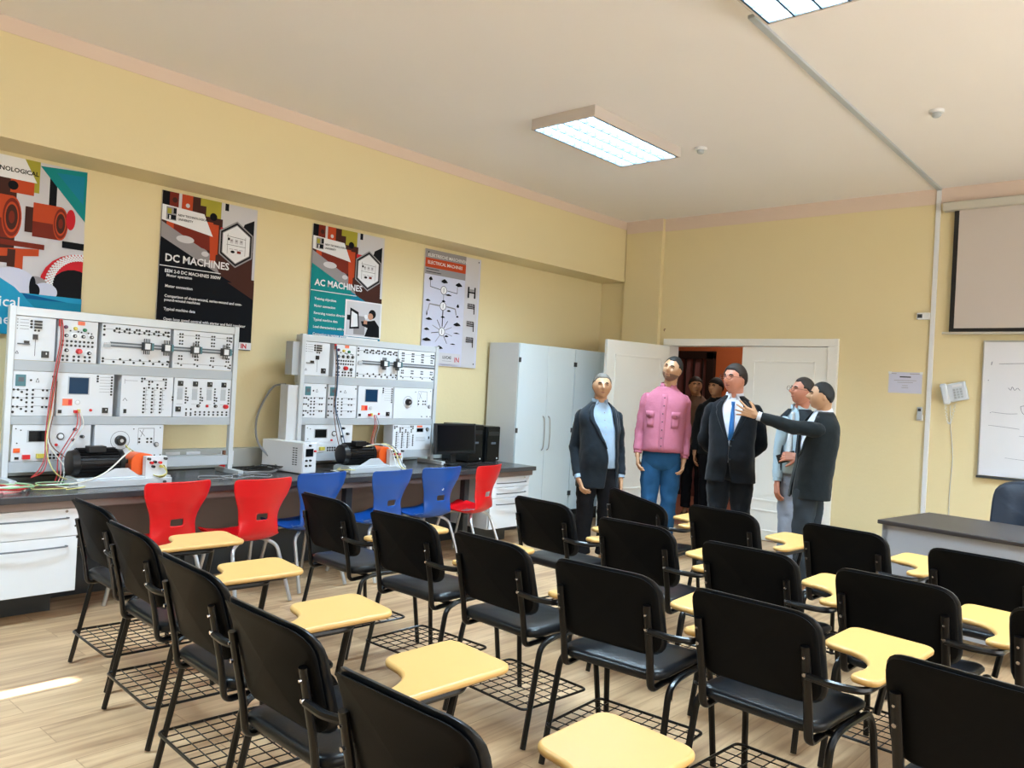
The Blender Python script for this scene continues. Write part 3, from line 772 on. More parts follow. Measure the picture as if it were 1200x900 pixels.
for i, (c, cx, cy, rx, ry, n, lb) in enumerate((('yel', -5.26, 1.86, .10, .15, 9, 'yellow'), ('wht', -5.28, 1.95, .09, .12, 8, 'white'), ('brown', -5.25, 1.80, .10, .11, 7, 'brown'), ('grn', -5.3, 1.9, .07, .16, 8, 'pale green'))):
    cable(None, c, loop(cx, cy, rx, ry, .748+.006*i, n, i), .0032, '%s lead coiled loosely on the worktop below the left rack' % lb, g2)
cable(None, 'wht', [(-5.3, 1.80, .76), (-5.2, 1.95, .78), (-5.18, 2.08, .83), (-5.2, 2.20, .93), (-5.28, 2.28, .96)], .005, 'thick white lead rising over the black motor of the left rack', g2)
for i, (c, d) in enumerate((('yel', 0), ('yel', .012), ('blk', .024), ('yel', .036))):
    cable(None, c, [(X+.02, 2.36, .97-d*.3), (X+.12, 2.38+d, .90), (X+.26, 2.39+d*.6, .84-d), (X+.38, 2.41+d, .80-d*.3), (X+.40, 2.47, .82), (-5.185, 2.44+d*.5, .87)], .0034, '%s lead curving from the black dial to the orange-guarded motor' % ('upper yellow', 'second yellow', 'black', 'lowest yellow')[i], g2)
g3 = 'patch leads on the right rack'
for i, (c, dy) in enumerate((('brown', 0), ('blk', .012), ('blu', .02))):
    cable(None, c, [(X, 4.02+dy, 1.76), (X+.02, 4.03+dy, 1.6), (X+.02, 4.035+dy, 1.42), (X+.02, 4.03+dy, 1.25), (X+.03, 4.06+dy*3, 1.05), (X+.05, 4.09+dy*3, .92), (X+.12, 4.12+dy, .82)], .0036, '%s lead hanging down the right rack from its top row' % ('brown', 'black', 'blue')[i], g3)
for i, (c, dy) in enumerate((('red', 0), ('pnk', .02), ('gry', .045))):
    cable(None, c, [(X, 4.47+dy*.5, 1.19), (X+.02, 4.47+dy, 1.1), (X+.03, 4.43+dy, .98), (X+.10, 4.38+dy, .88)], .0032, '%s lead hanging in the open bay of the right rack' % ('red', 'pink', 'grey')[i], g3)
for i, (c, d) in enumerate((('wht', 0), ('yel', .03), ('gry', .06))):
    cable(None, c, [(-5.25, 4.12+d, .95), (-5.22, 4.28+d, .97), (-5.18, 4.36+d, .92), (-5.12, 4.38+d, .80), (-5.02-.0*d, 4.42+d*.5, .755)], .004, '%s lead arching over the motor before the right rack' % ('white', 'yellowish', 'grey')[i], g3)
for i, (c, cy) in enumerate((('blk', 3.86), ('wht', 3.93), ('yel', 4.0))):
    cable(None, c, loop(-5.27, cy, .07, .09, .75+.008*i, 8, i), .0036, '%s lead coiled beside the motor of the right rack' % ('black', 'white', 'yellowish')[i], g3)
tag(MB().tube(curve([(-5.93, 3.28, .80), (-5.8, 3.25, .76), (-5.6, 3.2, .75), (-5.5, 3.32, .75), (-5.5, 3.48, .755), (-5.62, 3.55, .80), (-5.8, 3.50, .95), (-5.93, 3.56, 1.15), (-5.90, 3.66, 1.38), (-5.75, 3.69, 1.42)], 8), .009, 8).obj('power_cord', CB['gry']), 'thick grey cord looping from the right rack down to the worktop', 'cable')
for i in range(5):
    cable('cord_coil', 'blk', loop(-5.62+.03*i, 3.36+.015*i, .10, .10, .748+.009*i, 9, i*.8), .005, 'black cord lying in a heap left of the white supply box', 'black cords in a heap')
for i, (c, lb) in enumerate((('pnk', 'pink'), ('wht', 'white'), ('red', 'red'), ('grn', 'greenish'))):
    cable('lead_coil', c, loop(-5.22, 1.52+.02*i, .09, .12, .748+.008*i, 9, i*.9), .006, '%s lead in the small coil at the left edge of the bench' % lb, 'coiled leads at the left edge of the bench')
for i in range(3):
    cable('lead_coil', 'gry', loop(-5.33+.05*i, 2.90+.13*i, .09, .12, .747+.006*i, 9, i), .004, 'thin grey lead coiled on the worktop under the open bay of the left rack', 'thin grey leads between the racks')

# white supply box, small red clamps, black box
t = empty('supply_box', 'white metal supply box with a small display, between the two racks', 'supply box')
MB().bb(-.23, .23, -.07, .07, 0, .235).obj('housing', M['white'], t, bevel=.004, smooth=False)
MB().bb(.23, .235, -.065, .065, .005, .23).obj('front_plate', M['module'], t, bevel=.001, smooth=False)
MB().bb(.235, .239, -.045, .03, .13, .19).obj('display', M['screend'], t, smooth=False)
for a, b, m_ in ((-.04, .10, 'socket'), (0, .10, 'socket'), (-.04, .06, 'socket'), (0, .06, 'socket'), (.045, .17, 'red'), (-.01, .215, 'socket')):
    MB().cyl((.235, a, b), (.25, a, b), .008, n=10).obj('terminal', M[m_], t)
v = MB()
for i in range(8):
    for k in range(2): v.bb(.12+.03*k, .14+.03*k, -.0715, -.0695, .06+.018*i, .068+.018*i)
v.obj('vent_slots', M['dgrey'], t, smooth=False)
for sx in (-.2, .2):
    for sy in (-.05, .05): MB().cyl((sx, sy, -.006), (sx, sy, 0), .012, n=10).obj('rubber_foot', M['socket'], t)
t.location = (-5.54, 3.62, .747); t.rotation_euler = (0, 0, R(9))
for i, (y, lb) in enumerate(((3.215, 'small red clamp on the worktop by the right foot of the left rack'),)):
    t = empty('bench_clamp', lb, 'clamp', (-5.80, y, .74)); MB().lathe([(.05, 0), (.052, .02), (.03, .035), (.022, .04)], Matrix.Identity(4)).obj('clamp_base', M['red'], t); MB().bb(-.012, .012, -.012, .012, .04, .15).obj('clamp_post', CB['brown'], t, bevel=.003, smooth=False)

# ---------------------------------------------------------------- computer
t = empty('monitor', 'black flat monitor on the bench right of the right training rack', 'monitor')
M['bezel'] = mat('black_plastic', sr(17, 22, 26), .35)
MB().bb(-.02, .02, -.245, .245, .10, .385).obj('housing', M['bezel'], t, bevel=.006, smooth=False)
MB().bb(.0202, .0212, -.225, .225, .13, .368).obj('screen', M['screend'], t, smooth=False)
MB().bb(-.05, -.015, -.03, .03, .02, .22).obj('stand_neck', M['bezel'], t, bevel=.004, smooth=False)
MB().prism(fil2([(-.12, -.13), (.10, -.13), (.10, .13), (-.12, .13)], .05), Matrix.Translation((0, 0, 0)), .014).obj('stand_base', M['bezel'], t, bevel=.003)
t.location = (-5.42, 5.33, .741); t.rotation_euler = (0, R(-3), R(-4))
for (x, y, w, d, h, lb) in ((-5.70, 5.70, .19, .38, .365, 'black computer tower directly right of the monitor'), (-5.68, 5.935, .18, .36, .35, 'black computer tower at the end of the bench, next to the grey cabinet')):
    t = empty('computer_tower', lb, 'computer', (x, y, .741), R(-3), 'computer towers on the bench')
    MB().bb(-d/2, d/2, -w/2, w/2, .008, h).obj('case', M['bezel'], t, bevel=.004, smooth=False)
    f = MB().bb(d/2, d/2+.012, -w/2+.004, w/2-.004, .012, h-.004).obj('front_panel', M['screend'], t, bevel=.004, smooth=False)
    MB().bb(d/2+.012, d/2+.014, -w/2+.02, w/2-.02, h-.09, h-.05).obj('drive_door', M['bezel'], f, smooth=False)
    MB().cyl((d/2+.012, w*.3, .035), (d/2+.016, w*.3, .035), .008, n=12).obj('power_button', M['white'], f)
    MB().bb(d/2+.012, d/2+.0135, -.03, .03, h*.5, h*.5+.02).obj('badge', M['socket2'], f, smooth=False)
    for sx in (-d*.4, d*.4): MB().bb(sx-.02, sx+.02, -w*.4, w*.4, 0, .008).obj('foot', M['socket'], t, smooth=False)
t = empty('keyboard', 'black keyboard lying under the monitor on the bench', 'keyboard', (-5.19, 5.42, .741), R(-4))
MB().bb(-.07, .07, -.21, .21, 0, .018).obj('case', M['bezel'], t, bevel=.004, smooth=False)
kk = MB()
for i in range(5):
    for j in range(15): kk.bb(-.06+.024*i, -.04+.024*i, -.20+.0267*j, -.178+.0267*j, .018, .024)
kk.obj('keys', M['socket'], t, smooth=False)

# ---------------------------------------------------------------- tall cabinets
def cabinet(y0, y1, label, only=None):
    t = empty('storage_cabinet', label, 'cabinet', (0, 0, 0), 0, 'tall grey cabinets')
    MB().bb(-5.93, -5.52, y0, y1, .16, 1.955).obj('body', M['cabside'], t, bevel=.003, smooth=False)
    MB().bb(-5.93, -5.62, y0+.02, y1-.02, 0, .16).obj('plinth', M['dgrey'], t, smooth=False)
    ym = (y0+y1)/2
    for a, b, s in ((y0+.002, ym-.0015, 1), (ym+.0015, y1-.002, -1)):
        d = MB().bb(-5.519, -5.50, a, b, .162, 1.953).obj('door', M['cab'], t, bevel=.002, smooth=False)
        yh = b-.045 if s == 1 else a+.045
        MB().tube(curve([(-5.50, yh, 1.20), (-5.475, yh, 1.17), (-5.465, yh, 1.02), (-5.475, yh, .87), (-5.50, yh, .84)], 5), .006, 8).obj('handle', M['silver'], d)
        ye = a+.006 if s == 1 else b-.006
        for z in (1.78, .35, 1.05): MB().bb(-5.505, -5.492, ye-.012, ye+.012, z-.025, z+.025).obj('hinge', M['dgrey'], d, smooth=False)
    return rebase(t, (-5.73, ym, 0))
cabinet(6.265, 7.205, 'tall grey two-door cabinet next to the computers')
cabinet(7.215, 8.155, 'tall grey two-door cabinet in the corner, partly behind the open door leaf')

# ================================================================ posters on the left wall
def pm(name, r, g, b, rough=.35): return mat('print_'+name, sr(r, g, b), .6, spec=.12)
PW, PK, PN = pm('white', 232, 232, 236), pm('black', 16, 17, 22, .6), pm('navy', 9, 13, 21, .6)
PT, PT2, PBL = pm('teal', 22, 134, 136), pm('teal_blue', 26, 128, 160), pm('sky', 40, 150, 190)
PO, PO2, PR, PGR, PG2 = pm('orange', 190, 74, 40), pm('dark_orange', 120, 44, 32), pm('red', 200, 40, 50), pm('grey', 150, 146, 150), pm('light', 206, 204, 210)
PY, PBR, PSK, PLA = pm('olive', 168, 160, 60), pm('brown', 70, 40, 34), pm('skin', 190, 140, 116), pm('lavender', 204, 206, 226)
class Poster:
    def __init__(s, y0, y1, ztop, zbot, label):
        s.w = y1-y0; s.h = ztop-zbot; s.k = 0
        s.t = empty('wall_poster', label, 'poster', (XW, y0, zbot), 0, 'posters on the left wall')
        b = MB(); b.use(PG2); b.bb(.002, .016, 0, s.w, 0, s.h); b.obj('board', None, s.t, smooth=False)
        s.mb = MB()
    def M(s, z=0): return Matrix(((0, 0, 1, .0165+s.k*.0002+z), (1, 0, 0, 0), (0, 1, 0, 0), (0, 0, 0, 1)))
    def P(s, u, v): return (u*s.w, (1-v)*s.h)
    def clip(s, pts):
        for ax, lim, sg in ((0, 0, 1), (0, s.w, -1), (1, 0, 1), (1, s.h, -1)):
            out = []
            for i in range(len(pts)):
                a, b = pts[i-1], pts[i]; da, db = (a[ax]-lim)*sg, (b[ax]-lim)*sg
                if (da >= 0) != (db >= 0): t = da/(da-db); out.append((a[0]+(b[0]-a[0])*t, a[1]+(b[1]-a[1])*t))
                if db >= 0: out.append(b)
            pts = out
            if not pts: return None
        return pts
    def raw(s, pts):
        pts = s.clip(pts)
        if pts and len(pts) > 2: s.mb.poly(pts, s.M())
    def poly(s, m, pts): s.k += 1; s.mb.use(m); s.raw([s.P(*p) for p in pts]); return s
    def rect(s, m, u0, v0, u1, v1): return s.poly(m, [(u0, v1), (u1, v1), (u1, v0), (u0, v0)])
    def circ(s, m, u, v, r, n=24, a0=0, a1=2*PI, ry=None):
        s.k += 1; s.mb.use(m); cx, cy = s.P(u, v); s.raw([(cx+r*math.cos(a0+(a1-a0)*k/n), cy+(ry or r)*math.sin(a0+(a1-a0)*k/n)) for k in range(n)]); return s
    def line(s, m, pts, w=.003):
        s.k += 1; s.mb.use(m); P = [V(*s.P(*p), 0) for p in pts]
        for a, b in zip(P, P[1:]):
            d = (b-a)
            if d.length < 1e-6: continue
            n = V(-d.y, d.x, 0).normalized()*w/2; s.raw([((a-n).x, (a-n).y), ((b-n).x, (b-n).y), ((b+n).x, (b+n).y), ((a+n).x, (a+n).y)])
        return s
    def text(s, m, st, u, v, size, align='LEFT', bold=0., w=None):
        s.k += 1; x, y = s.P(u, v); text(s.mb, st, size, s.M() @ Matrix.Translation((x, y, 0)), m, align, .0001, bold)
    def done(s): s.mb.obj('print', None, s.t, smooth=False)
def hexa(p, u, v, r):
    for m, k in ((PGR, 1.), (PK, .93), (PGR, .84), (PW, .80)):
        p.poly(m, [(u+r*k*math.sin(PI/3*i)/p.w, v-r*k*1.12*math.cos(PI/3*i)/p.h) for i in range(6)])
    q = r*.5
    def at(x, y): return (u+x*q/p.w, v+y*q/p.h)
    p.line(PK, [at(-1, -.7), at(1, -.6)], .003); p.line(PK, [at(-1, .1), at(1, .15)], .003); p.line(PGR, [at(-.9, -.9), at(-.9, 1)], .004); p.line(PGR, [at(.95, -.8), at(.95, 1)], .004)
    for x in (-.5, 0, .5): p.rect(PG2, *at(x-.18, -.5), *at(x+.18, -.05)); p.rect(PGR, *at(x-.1, -.4), *at(x+.1, -.25)); p.line(PGR, [at(x-.2, .5), at(x+.2, .5)], .004)
    p.circ(PK, *at(-.35, .75), q*.22, ry=q*.13); p.rect(PO2, *at(.1, .6), *at(.5, .85)); p.rect(PK, *at(-.9, -.55), *at(-.7, -.3))
def header(p):
    # machine photograph strip across the top
    p.poly(PBR, [(0, .335), (1, .60), (1, 0), (0, 0)])
    for u0, u1, m in ((0, .07, PK), (.07, .16, PO2), (.16, .19, PG2), (.19, .30, PO), (.30, .38, PBR), (.38, .44, PY), (.44, .60, PY), (.60, .64, PG2), (.64, .68, PK), (.68, 1., PG2)): p.rect(m, u0, 0, u1, .115)
    p.rect(PBR, .32, .05, .44, .12); p.circ(PG2, .25, .07, .016); p.circ(PBR, .12, .05, .02); p.circ(PK, .52, .11, .03)
    p.poly(PG2, [(.62, .3), (1, .3), (1, .05), (.62, .05)]); p.poly(PK, [(.80, .24), (.97, .30), (.97, .08), (.86, .12)]); p.rect(PG2, .97, .06, 1, .55)
    p.rect(PO, .05, .15, .52, .27); p.rect(PO2, .12, .20, .50, .34); p.poly(PO, [(.48, .16), (.58, .16), (.58, .36), (.50, .38)]); p.rect(PR, .60, .17, .72, .25)
    p.poly(PGR, [(0, .2), (.52, .37), (.62, .50), (0, .31)]); p.circ(PG2, .24, .295, .07, ry=.028); p.circ(PGR, .40, .36, .06, ry=.03); p.circ(PG2, .45, .37, .03, ry=.02)
    p.rect(PO, .50, .34, .56, .42); p.rect(PBR, .85, .50, 1, .58)
    # white banner with the university mark
    p.poly(PW, [(0, .19), (.52, .245), (.42, .105), (0, .09)])
    p.rect(PGR, .04, .10, .14, .185); p.rect(PY, .05, .11, .09, .145); p.rect(PK, .11, .105, .14, .14); p.rect(PN, .055, .15, .135, .18); p.rect(PW, .07, .155, .085, .18)
    p.text(PN, 'NEW TECHNOLOGICAL', .155, .150, .022, bold=.0006); p.text(PN, 'UNIVERSITY', .155, .178, .022, bold=.0006)
p = Poster(2.705, 3.482, 2.815, 1.675, 'black DC machines poster above the left training rack')
p.rect(PN, 0, 0, 1, 1); header(p); p.poly(PN, [(0, 1), (.9, 1), (1, .95), (1, .62), (0, .30)])
p.poly(PBR, [(.70, .54), (1, .64), (1, .52)])
hexa(p, .775, .27, .165)
p.text(PW, 'DC MACHINES', .045, .455, .078, bold=.0018); p.line(PW, [(0, .487), (.62, .487)], .006)
p.text(PW, 'EEM 2-0 DC MACHINES 300W', .05, .528, .034, bold=.0008)
for v, st in ((.555, 'Motor operation'), (.625, 'Motor connection'), (.69, 'Comparison of shunt-wound, series-wound and com-'), (.715, 'pound-wound machines'), (.775, 'Typical machine data'), (.84, 'Open loop speed control with starter and field regulator'), (.895, 'Reversing the rotation direction'), (.95, 'Load characteristics of common load machines')):
    p.text(PW, st, .07 if v < .56 else .06, v, .029, bold=.0006)
p.rect(PW, .86, .945, 1, .99); p.rect(PW, .80, .985, 1., .995); p.text(PR, 'IN', .88, .985, .05, bold=.002)
p.done()
p = Poster(4.02, 4.80, 2.812, 1.68, 'teal AC machines poster above the right training rack')
p.rect(PT2, 0, 0, 1, 1); header(p); p.poly(PT, [(0, 1), (.55, 1), (.55, .475), (0, .30)]); p.poly(PT2, [(.55, 1), (1, 1), (1, .62), (.55, .476)])
p.poly(PT, [(0, .80), (.55, .80), (.55, .47), (0, .31)]); p.rect(PT2, 0, .80, .55, 1)
hexa(p, .775, .29, .165)
p.text(PW, 'AC MACHINES', .045, .465, .078, bold=.0018); p.line(PW, [(0, .505), (.62, .505)], .006)
for v, st in ((.575, 'Training objectives'), (.63, 'Motor connection'), (.685, 'Reversing rotation direction'), (.735, 'Typical machine data'), (.79, 'Load characteristics with various machines'), (.845, 'Connection to various systems')):
    p.text(PW, st, .05, v, .030, bold=.0007)
p.rect(PW, .47, .54, 1., .83); p.rect(PG2, .49, .55, .98, .82); p.rect(PGR, .60, .66, .76, .81)
p.poly(PK, [(.54, .77), (.68, .76), (.66, .63), (.54, .60)]); p.poly(PW, [(.56, .755), (.66, .745), (.645, .65), (.56, .625)]); p.rect(PK, .50, .66, .54, .70)
p.poly(PK, [(.76, .82), (.98, .82), (.97, .73), (.90, .68), (.84, .69), (.70, .70), (.72, .735), (.80, .75)]); p.circ(PK, .86, .635, .042); p.circ(PSK, .835, .655, .030); p.circ(PW, .77, .66, .02); p.rect(PSK, .74, .69, .79, .72)
p.rect(PW, .50, .835, .96, 1.0); p.rect(PK, .51, .85, .70, .91); p.rect(PW, .525, .858, .685, .902)
for i in range(3):
    for k in range(4): p.rect(PGR, .70+.07*i, .86+.033*k, .755+.07*i, .885+.033*k)
for u in (.66, .80, .90): p.circ(PK, u, .985, .02, ry=.012)
p.done()
p = Poster(5.32, 6.098, 2.808, 1.67, 'white connection chart poster with an orange title band beside the tall cabinets')
p.rect(PLA, 0, 0, 1, 1); p.rect(PGR, 0, 0, .72, .075); p.rect(PO, 0, .075, .72, .155); p.rect(PGR, 0, .155, .72, .215); p.rect(PG2, .72, 0, .97, 1)
p.text(PW, 'ELEKTRISCHE MASCHINEN', .04, .062, .045, bold=.0004); p.text(PW, 'ELECTRICAL MACHINES', .04, .125, .045, bold=.0004); p.line(PK, [(.02, .17), (.24, .17)], .006); p.line(PK, [(.02, .195), (.28, .195)], .006)
def blob(u, v, w=.05, h=.02, m=PK):
    p.poly(m, [(u-w*.5, v+h*.4), (u-w*.1, v+h*.9), (u+w*.5, v+h*.5), (u+w*.3, v-h*.3), (u, v-h*.9), (u-w*.35, v-h*.2)])
for cu, cv in ((.34, .335), (.34, .475), (.34, .70)):
    p.circ(PK, cu, cv, .043); p.circ(PW, cu, cv, .038); p.line(PGR, [(cu, cv-.02), (cu, cv+.02)], .008)
p.line(PK, [(.10, .26), (.10, .32), (.28, .335)], .005); p.line(PK, [(.40, .335), (.58, .345), (.58, .27)], .005); p.line(PK, [(.34, .37), (.34, .43)], .005); p.line(PK, [(.34, .51), (.34, .655)], .01)
p.line(PGR, [(.10, .47), (.28, .475)], .012); p.line(PGR, [(.40, .475), (.56, .485), (.58, .54)], .012); p.line(PGR, [(.10, .47), (.08, .53)], .01)
for a in (25, 60, 120, 155, 190, 235, 300, 345):
    c, s_ = math.cos(R(a)), math.sin(R(a)); p.line(PGR if a % 2 else PK, [(.34+.06*c, .70-.04*s_), (.34+.19*c, .70-.115*s_)], .006)
for u, v, w, h in ((.10, .25, .07, .02), (.34, .255, .12, .022), (.60, .265, .13, .022), (.07, .44, .09, .012), (.60, .455, .05, .02), (.34, .43, .07, .012), (.06, .55, .02, .03), (.60, .55, .05, .01), (.34, .57, .08, .01), (.42, .37, .12, .01), (.44, .51, .08, .01), (.42, .735, .08, .01), (.60, .62, .14, .02), (.10, .60, .12, .014), (.07, .69, .1, .014), (.08, .78, .16, .018), (.30, .84, .14, .018), (.6, .70, .12, .006), (.54, .80, .1, .006)): blob(u, v, w, h)
for v, k in ((.315, 0), (.46, 1), (.62, 2), (.765, 3)):
    if k == 0:
        p.line(PK, [(.78, v-.05), (.78, v+.05)], .02); p.line(PK, [(.90, v-.05), (.90, v+.05)], .02); p.rect(PGR, .79, v-.03, .89, v); p.line(PK, [(.78, v+.0), (.90, v+.0)], .014)
    else:
        p.rect(PGR, .77, v-.045, .90, v+.0); p.line(PK, [(.77, v-.02), (.91, v-.015)], .008); p.line(PK, [(.77, v), (.91, v)], .008); p.line(PK, [(.90, v-.04), (.90, v+.05)], .012)
        for i in range(4): p.rect(PK, .78+.03*i, v-.04, .795+.03*i, v-.03)
p.rect(PG2, .30, .885, .68, .98); p.text(PN, 'LUCAS', .36, .935, .04, bold=.001); p.line(PGR, [(.36, .955), (.52, .955)], .004); p.text(PR, 'IN', .57, .96, .07, bold=.001)
for u, v in ((.94, .03), (.93, .965), (.03, .03)): p.circ(PK, u, v, .008)
p.done()
p = Poster(1.405, 2.176, 2.818, 1.666, 'large poster with orange motors cut by the left edge of the photo')
p.rect(PG2, 0, 0, 1, 1); p.rect(PY, .30, 0, .66, .18); p.rect(PG2, .62, 0, .74, .32); p.rect(PK, .70, .03, .76, .24); p.rect(PG2, .76, .1, .9, .32)
p.rect(PBR, 0, .12, .45, .60); p.rect(PO, .40, .10, .58, .2); p.circ(PK, .42, .16, .03)
p.poly(PW, [(0, .125), (.60, .125), (.50, 0), (0, 0)]); p.text(PN, 'TECHNOLOGICAL', .18, .085, .04, bold=.001)
p.poly(PT, [(.62, .02), (1, 0), (1, .30)]); p.poly(PT2, [(.75, .04), (.98, .03), (.98, .2)])
def motor_art(u0, u1, v0, v1):
    p.rect(PO, u0, v0, u1, v1); p.rect(PO2, u0, v0+(v1-v0)*.55, u1, v1); p.rect(PBR, u0-.06, v0+.03, u0, v1-.02)
    r = (v1-v0)/2*p.h
    for m, k in ((PO, 1.), (PO2, .9), (PO, .72), (PBR, .6), (PO2, .3)): p.circ(m, u1, (v0+v1)/2, r*.42*k, ry=r*k)
motor_art(.1, .42, .22, .46); motor_art(.58, .80, .235, .43)
p.circ(PR, .88, .30, .03, ry=.07); p.rect(PG2, .86, .37, 1, .44); p.rect(PK, .82, .43, 1, .47)
p.rect(PO2, .25, .47, .68, .50); p.poly(PO, [(.2, .53), (.64, .50), (.64, .54), (.2, .58)]); p.rect(PBR, .40, .52, .46, .62); p.rect(PO, .46, .53, .52, .64)
# stator ring
cx, cv = .99, .70
p.circ(PR, cx, cv, .26, ry=.235); p.circ(PK, .93, .735, .155, ry=.165)
for k in range(22):
    a = PI*.40+PI*.65*k/21; c, s_ = math.cos(a), math.sin(a)
    p.line(PW, [(cx+.20*c/p.w*.9, cv-.19*s_/p.h), (cx+.255*math.cos(a+.22)/p.w*.9, cv-.235*math.sin(a+.22)/p.h)], .010)
    p.line(PW, [(cx+.20*c/p.w*.9, cv-.19*s_/p.h), (cx+.255*math.cos(a-.22)/p.w*.9, cv-.235*math.sin(a-.22)/p.h)], .006)
p.circ(PGR, .62, .70, .07, ry=.05); p.circ(PLA, .70, .74, .075, ry=.06); p.circ(PK, .62, .74, .03, ry=.045); p.circ(PLA, .45, .70, .13, ry=.09); p.circ(PK, .60, .72, .02, ry=.07)
p.rect(PBL, 0, .76, 1, 1); p.poly(pm('deep_blue', 16, 90, 140), [(.52, .76), (1, .80), (1, .88), (.66, .88)]); p.rect(PT2, .5, .79, 1, .93); p.poly(PBL, [(0, 1), (.80, 1), (.80, .95), (.46, .73), (0, .55)])
p.text(PW, 'Electrical', .515, .845, .098, 'RIGHT', bold=.0006); p.text(PW, 'Machines', .50, .945, .098, 'RIGHT', bold=.0006)
p.done()

# ================================================================ plastic shell chairs at the bench
def shell_chair(m, label, loc, rz, grp):
    t = empty('shell_chair', label, 'chair', (0, 0, 0), 0, grp)
    prof = [(.41, .405, .17), (.405, .425, .195), (.385, .438, .205), (.33, .440, .212), (.25, .428, .215), (.17, .415, .212), (.10, .408, .20), (.05, .412, .185), (.015, .428, .165), (-.006, .455, .148), (-.014, .49, .146), (-.018, .53, .145), (-.022, .57, .146), (-.028, .61, .153), (-.036, .645, .166), (-.044, .68, .182), (-.052, .71, .196), (-.057, .74, .206), (-.062, .77, .212), (-.067, .797, .214), (-.072, .814, .208), (-.078, .822, .196)]
    P = curve([(a, b, c) for a, b, c in prof], 2); nu = 22; vs = []; fs = []
    for q in P:
        y, z, hw = q
        back = min(1, max(0, (z-.43)/.12)) if y < .1 else 0
        for j in range(nu+1):
            s_ = -1+2*j/nu
            if back > 0: vs.append((s_*hw, y+.048*back*s_*s_-.012*back, z))
            else: vs.append((s_*hw, y, z+.022*abs(s_)**3*(1-back)-(.012 if .08 < y < .35 else .006)*(1-s_*s_)))
    n = nu+1
    for i in range(len(P)-1):
        for j in range(nu):
            zc = (P[i].y+P[i+1].y)/2; x = (vs[i*n+j][0]+vs[i*n+j+1][0])/2
            if P[i].x < .05 and (x/.042)**2+((zc-.575)/.025)**2 < 1: continue
            fs.append((i*n+j, i*n+j+1, (i+1)*n+j+1, (i+1)*n+j))
    mb = MB(); mb.add(vs, fs); o = mb.obj('seat_shell', m, t, ang=60)
    so = o.modifiers.new('solid', 'SOLIDIFY'); so.thickness = .009; so.offset = 0
    su = o.modifiers.new('sub', 'SUBSURF'); su.levels = 1; su.render_levels = 1
    for s_ in (-1, 1):
        MB().tube(fillet([(s_*.20, -.10, .008), (s_*.165, .03, .36), (s_*.10, .06, .40), (s_*.06, .14, .405)], [0, .10, .05, 0], 7), .0125, 10).obj('leg', M['silver'], t)
        MB().tube(fillet([(s_*.20, .42, .008), (s_*.165, .33, .37), (s_*.10, .28, .40), (s_*.06, .20, .405)], [0, .10, .05, 0], 7), .0125, 10).obj('leg', M['silver'], t)
    MB().bb(-.09, .09, .10, .26, .398, .412).obj('seat_mount', M['silver'], t, bevel=.004)
    t.location = loc; t.rotation_euler = (0, 0, rz)
    return t
NUM = mat('chair_number', sr(220, 224, 230), .5)
spc = [('red', -4.69, 2.35, 3, 'leftmost red plastic chair at the bench, before the left training rack'), ('red', -4.62, 2.885, 2, 'middle red plastic chair, between the left red chair and the blue chairs'),
       ('blue', -4.75, 3.43, 3, 'leftmost blue plastic chair, mostly hidden behind a black tablet-arm chair'), ('blue', -4.68, 4.02, 6, 'middle blue plastic chair at the bench before the right rack'),
       ('blue', -4.70, 4.545, 0, 'rightmost blue plastic chair, marked with a small white number'), ('red', -4.68, 5.09, 14, 'rightmost red plastic chair at the bench before the computers')]
first = {}
for c, x, y, a, lb in spc:
    g_ = '%s plastic chairs at the bench' % c; f = V(-math.sin(R(90+a)), math.cos(R(90+a)), 0); loc = (x+f.x*.09, y+f.y*.09, 0)
    if c not in first: first[c] = shell_chair(M[c], lb, loc, R(90+a), g_); ch = first[c]
    else: ch = copy_tree(first[c], loc, R(90+a), lb, g_)
    if 'number' in lb:
        n_ = MB(); text(n_, '3', .05, Matrix(((1, 0, 0, .0), (0, -.1, -1, -.052), (0, 1, -.1, .635), (0, 0, 0, 1))), NUM, 'CENTER', .0, .001); n_.obj('number_mark', None, ch, smooth=False)

# ================================================================ things on the far wall
t = empty('projection_screen', 'pulled-down projection screen with black border high on the far wall', 'screen', (-.95, YN, 0))
M['scrcloth'] = mat('screen_cloth', sr(200, 190, 184), .8); M['scrcase'] = mat('screen_case', sr(196, 192, 182), .5)
MB().bb(-1.14, 1.14, -.10, -.004, 3.335, 3.415).obj('screen_case', M['scrcase'], t, bevel=.008)
MB().bb(-1.045, 1.045, -.052, -.05, 2.215, 3.335).obj('screen_border', M['socket'], t, smooth=False)
MB().bb(-1.005, 1.005, -.0535, -.0525, 2.25, 3.335).obj('screen_cloth', M['scrcloth'], t, smooth=False)
MB().cyl((-1.10, -.052, 2.205), (1.10, -.052, 2.205), .012, n=12).obj('weight_bar', M['scrcase'], t)
t = empty('whiteboard', 'glossy whiteboard with faint scribbles on the far wall, under the projection screen', 'whiteboard', (-.50, YN, 0))
M['wboard'] = mat('whiteboard_gloss', sr(222, 224, 232), .12, coat=.6); INK = mat('board_ink', sr(96, 104, 130), .6)
MB().bb(-1.20, 1.20, -.028, -.008, .93, 2.13).obj('board', M['wboard'], t, smooth=False)
for q in ((-1.21, 1.21, 2.125, 2.14), (-1.21, -1.197, .92, 2.13), (1.197, 1.21, .92, 2.13)): MB().bb(q[0], q[1], -.034, -.004, q[2], q[3]).obj('frame', M['silver'], t, bevel=.002, smooth=False)
MB().bb(-1.215, 1.215, -.05, -.004, .905, .925).obj('tray', M['dgrey'], t, bevel=.003, smooth=False)
k = MB()
def ink(pts, w=.002): k.tube(curve([(a, -.0285, b) for a, b in pts], 4), w, 4)
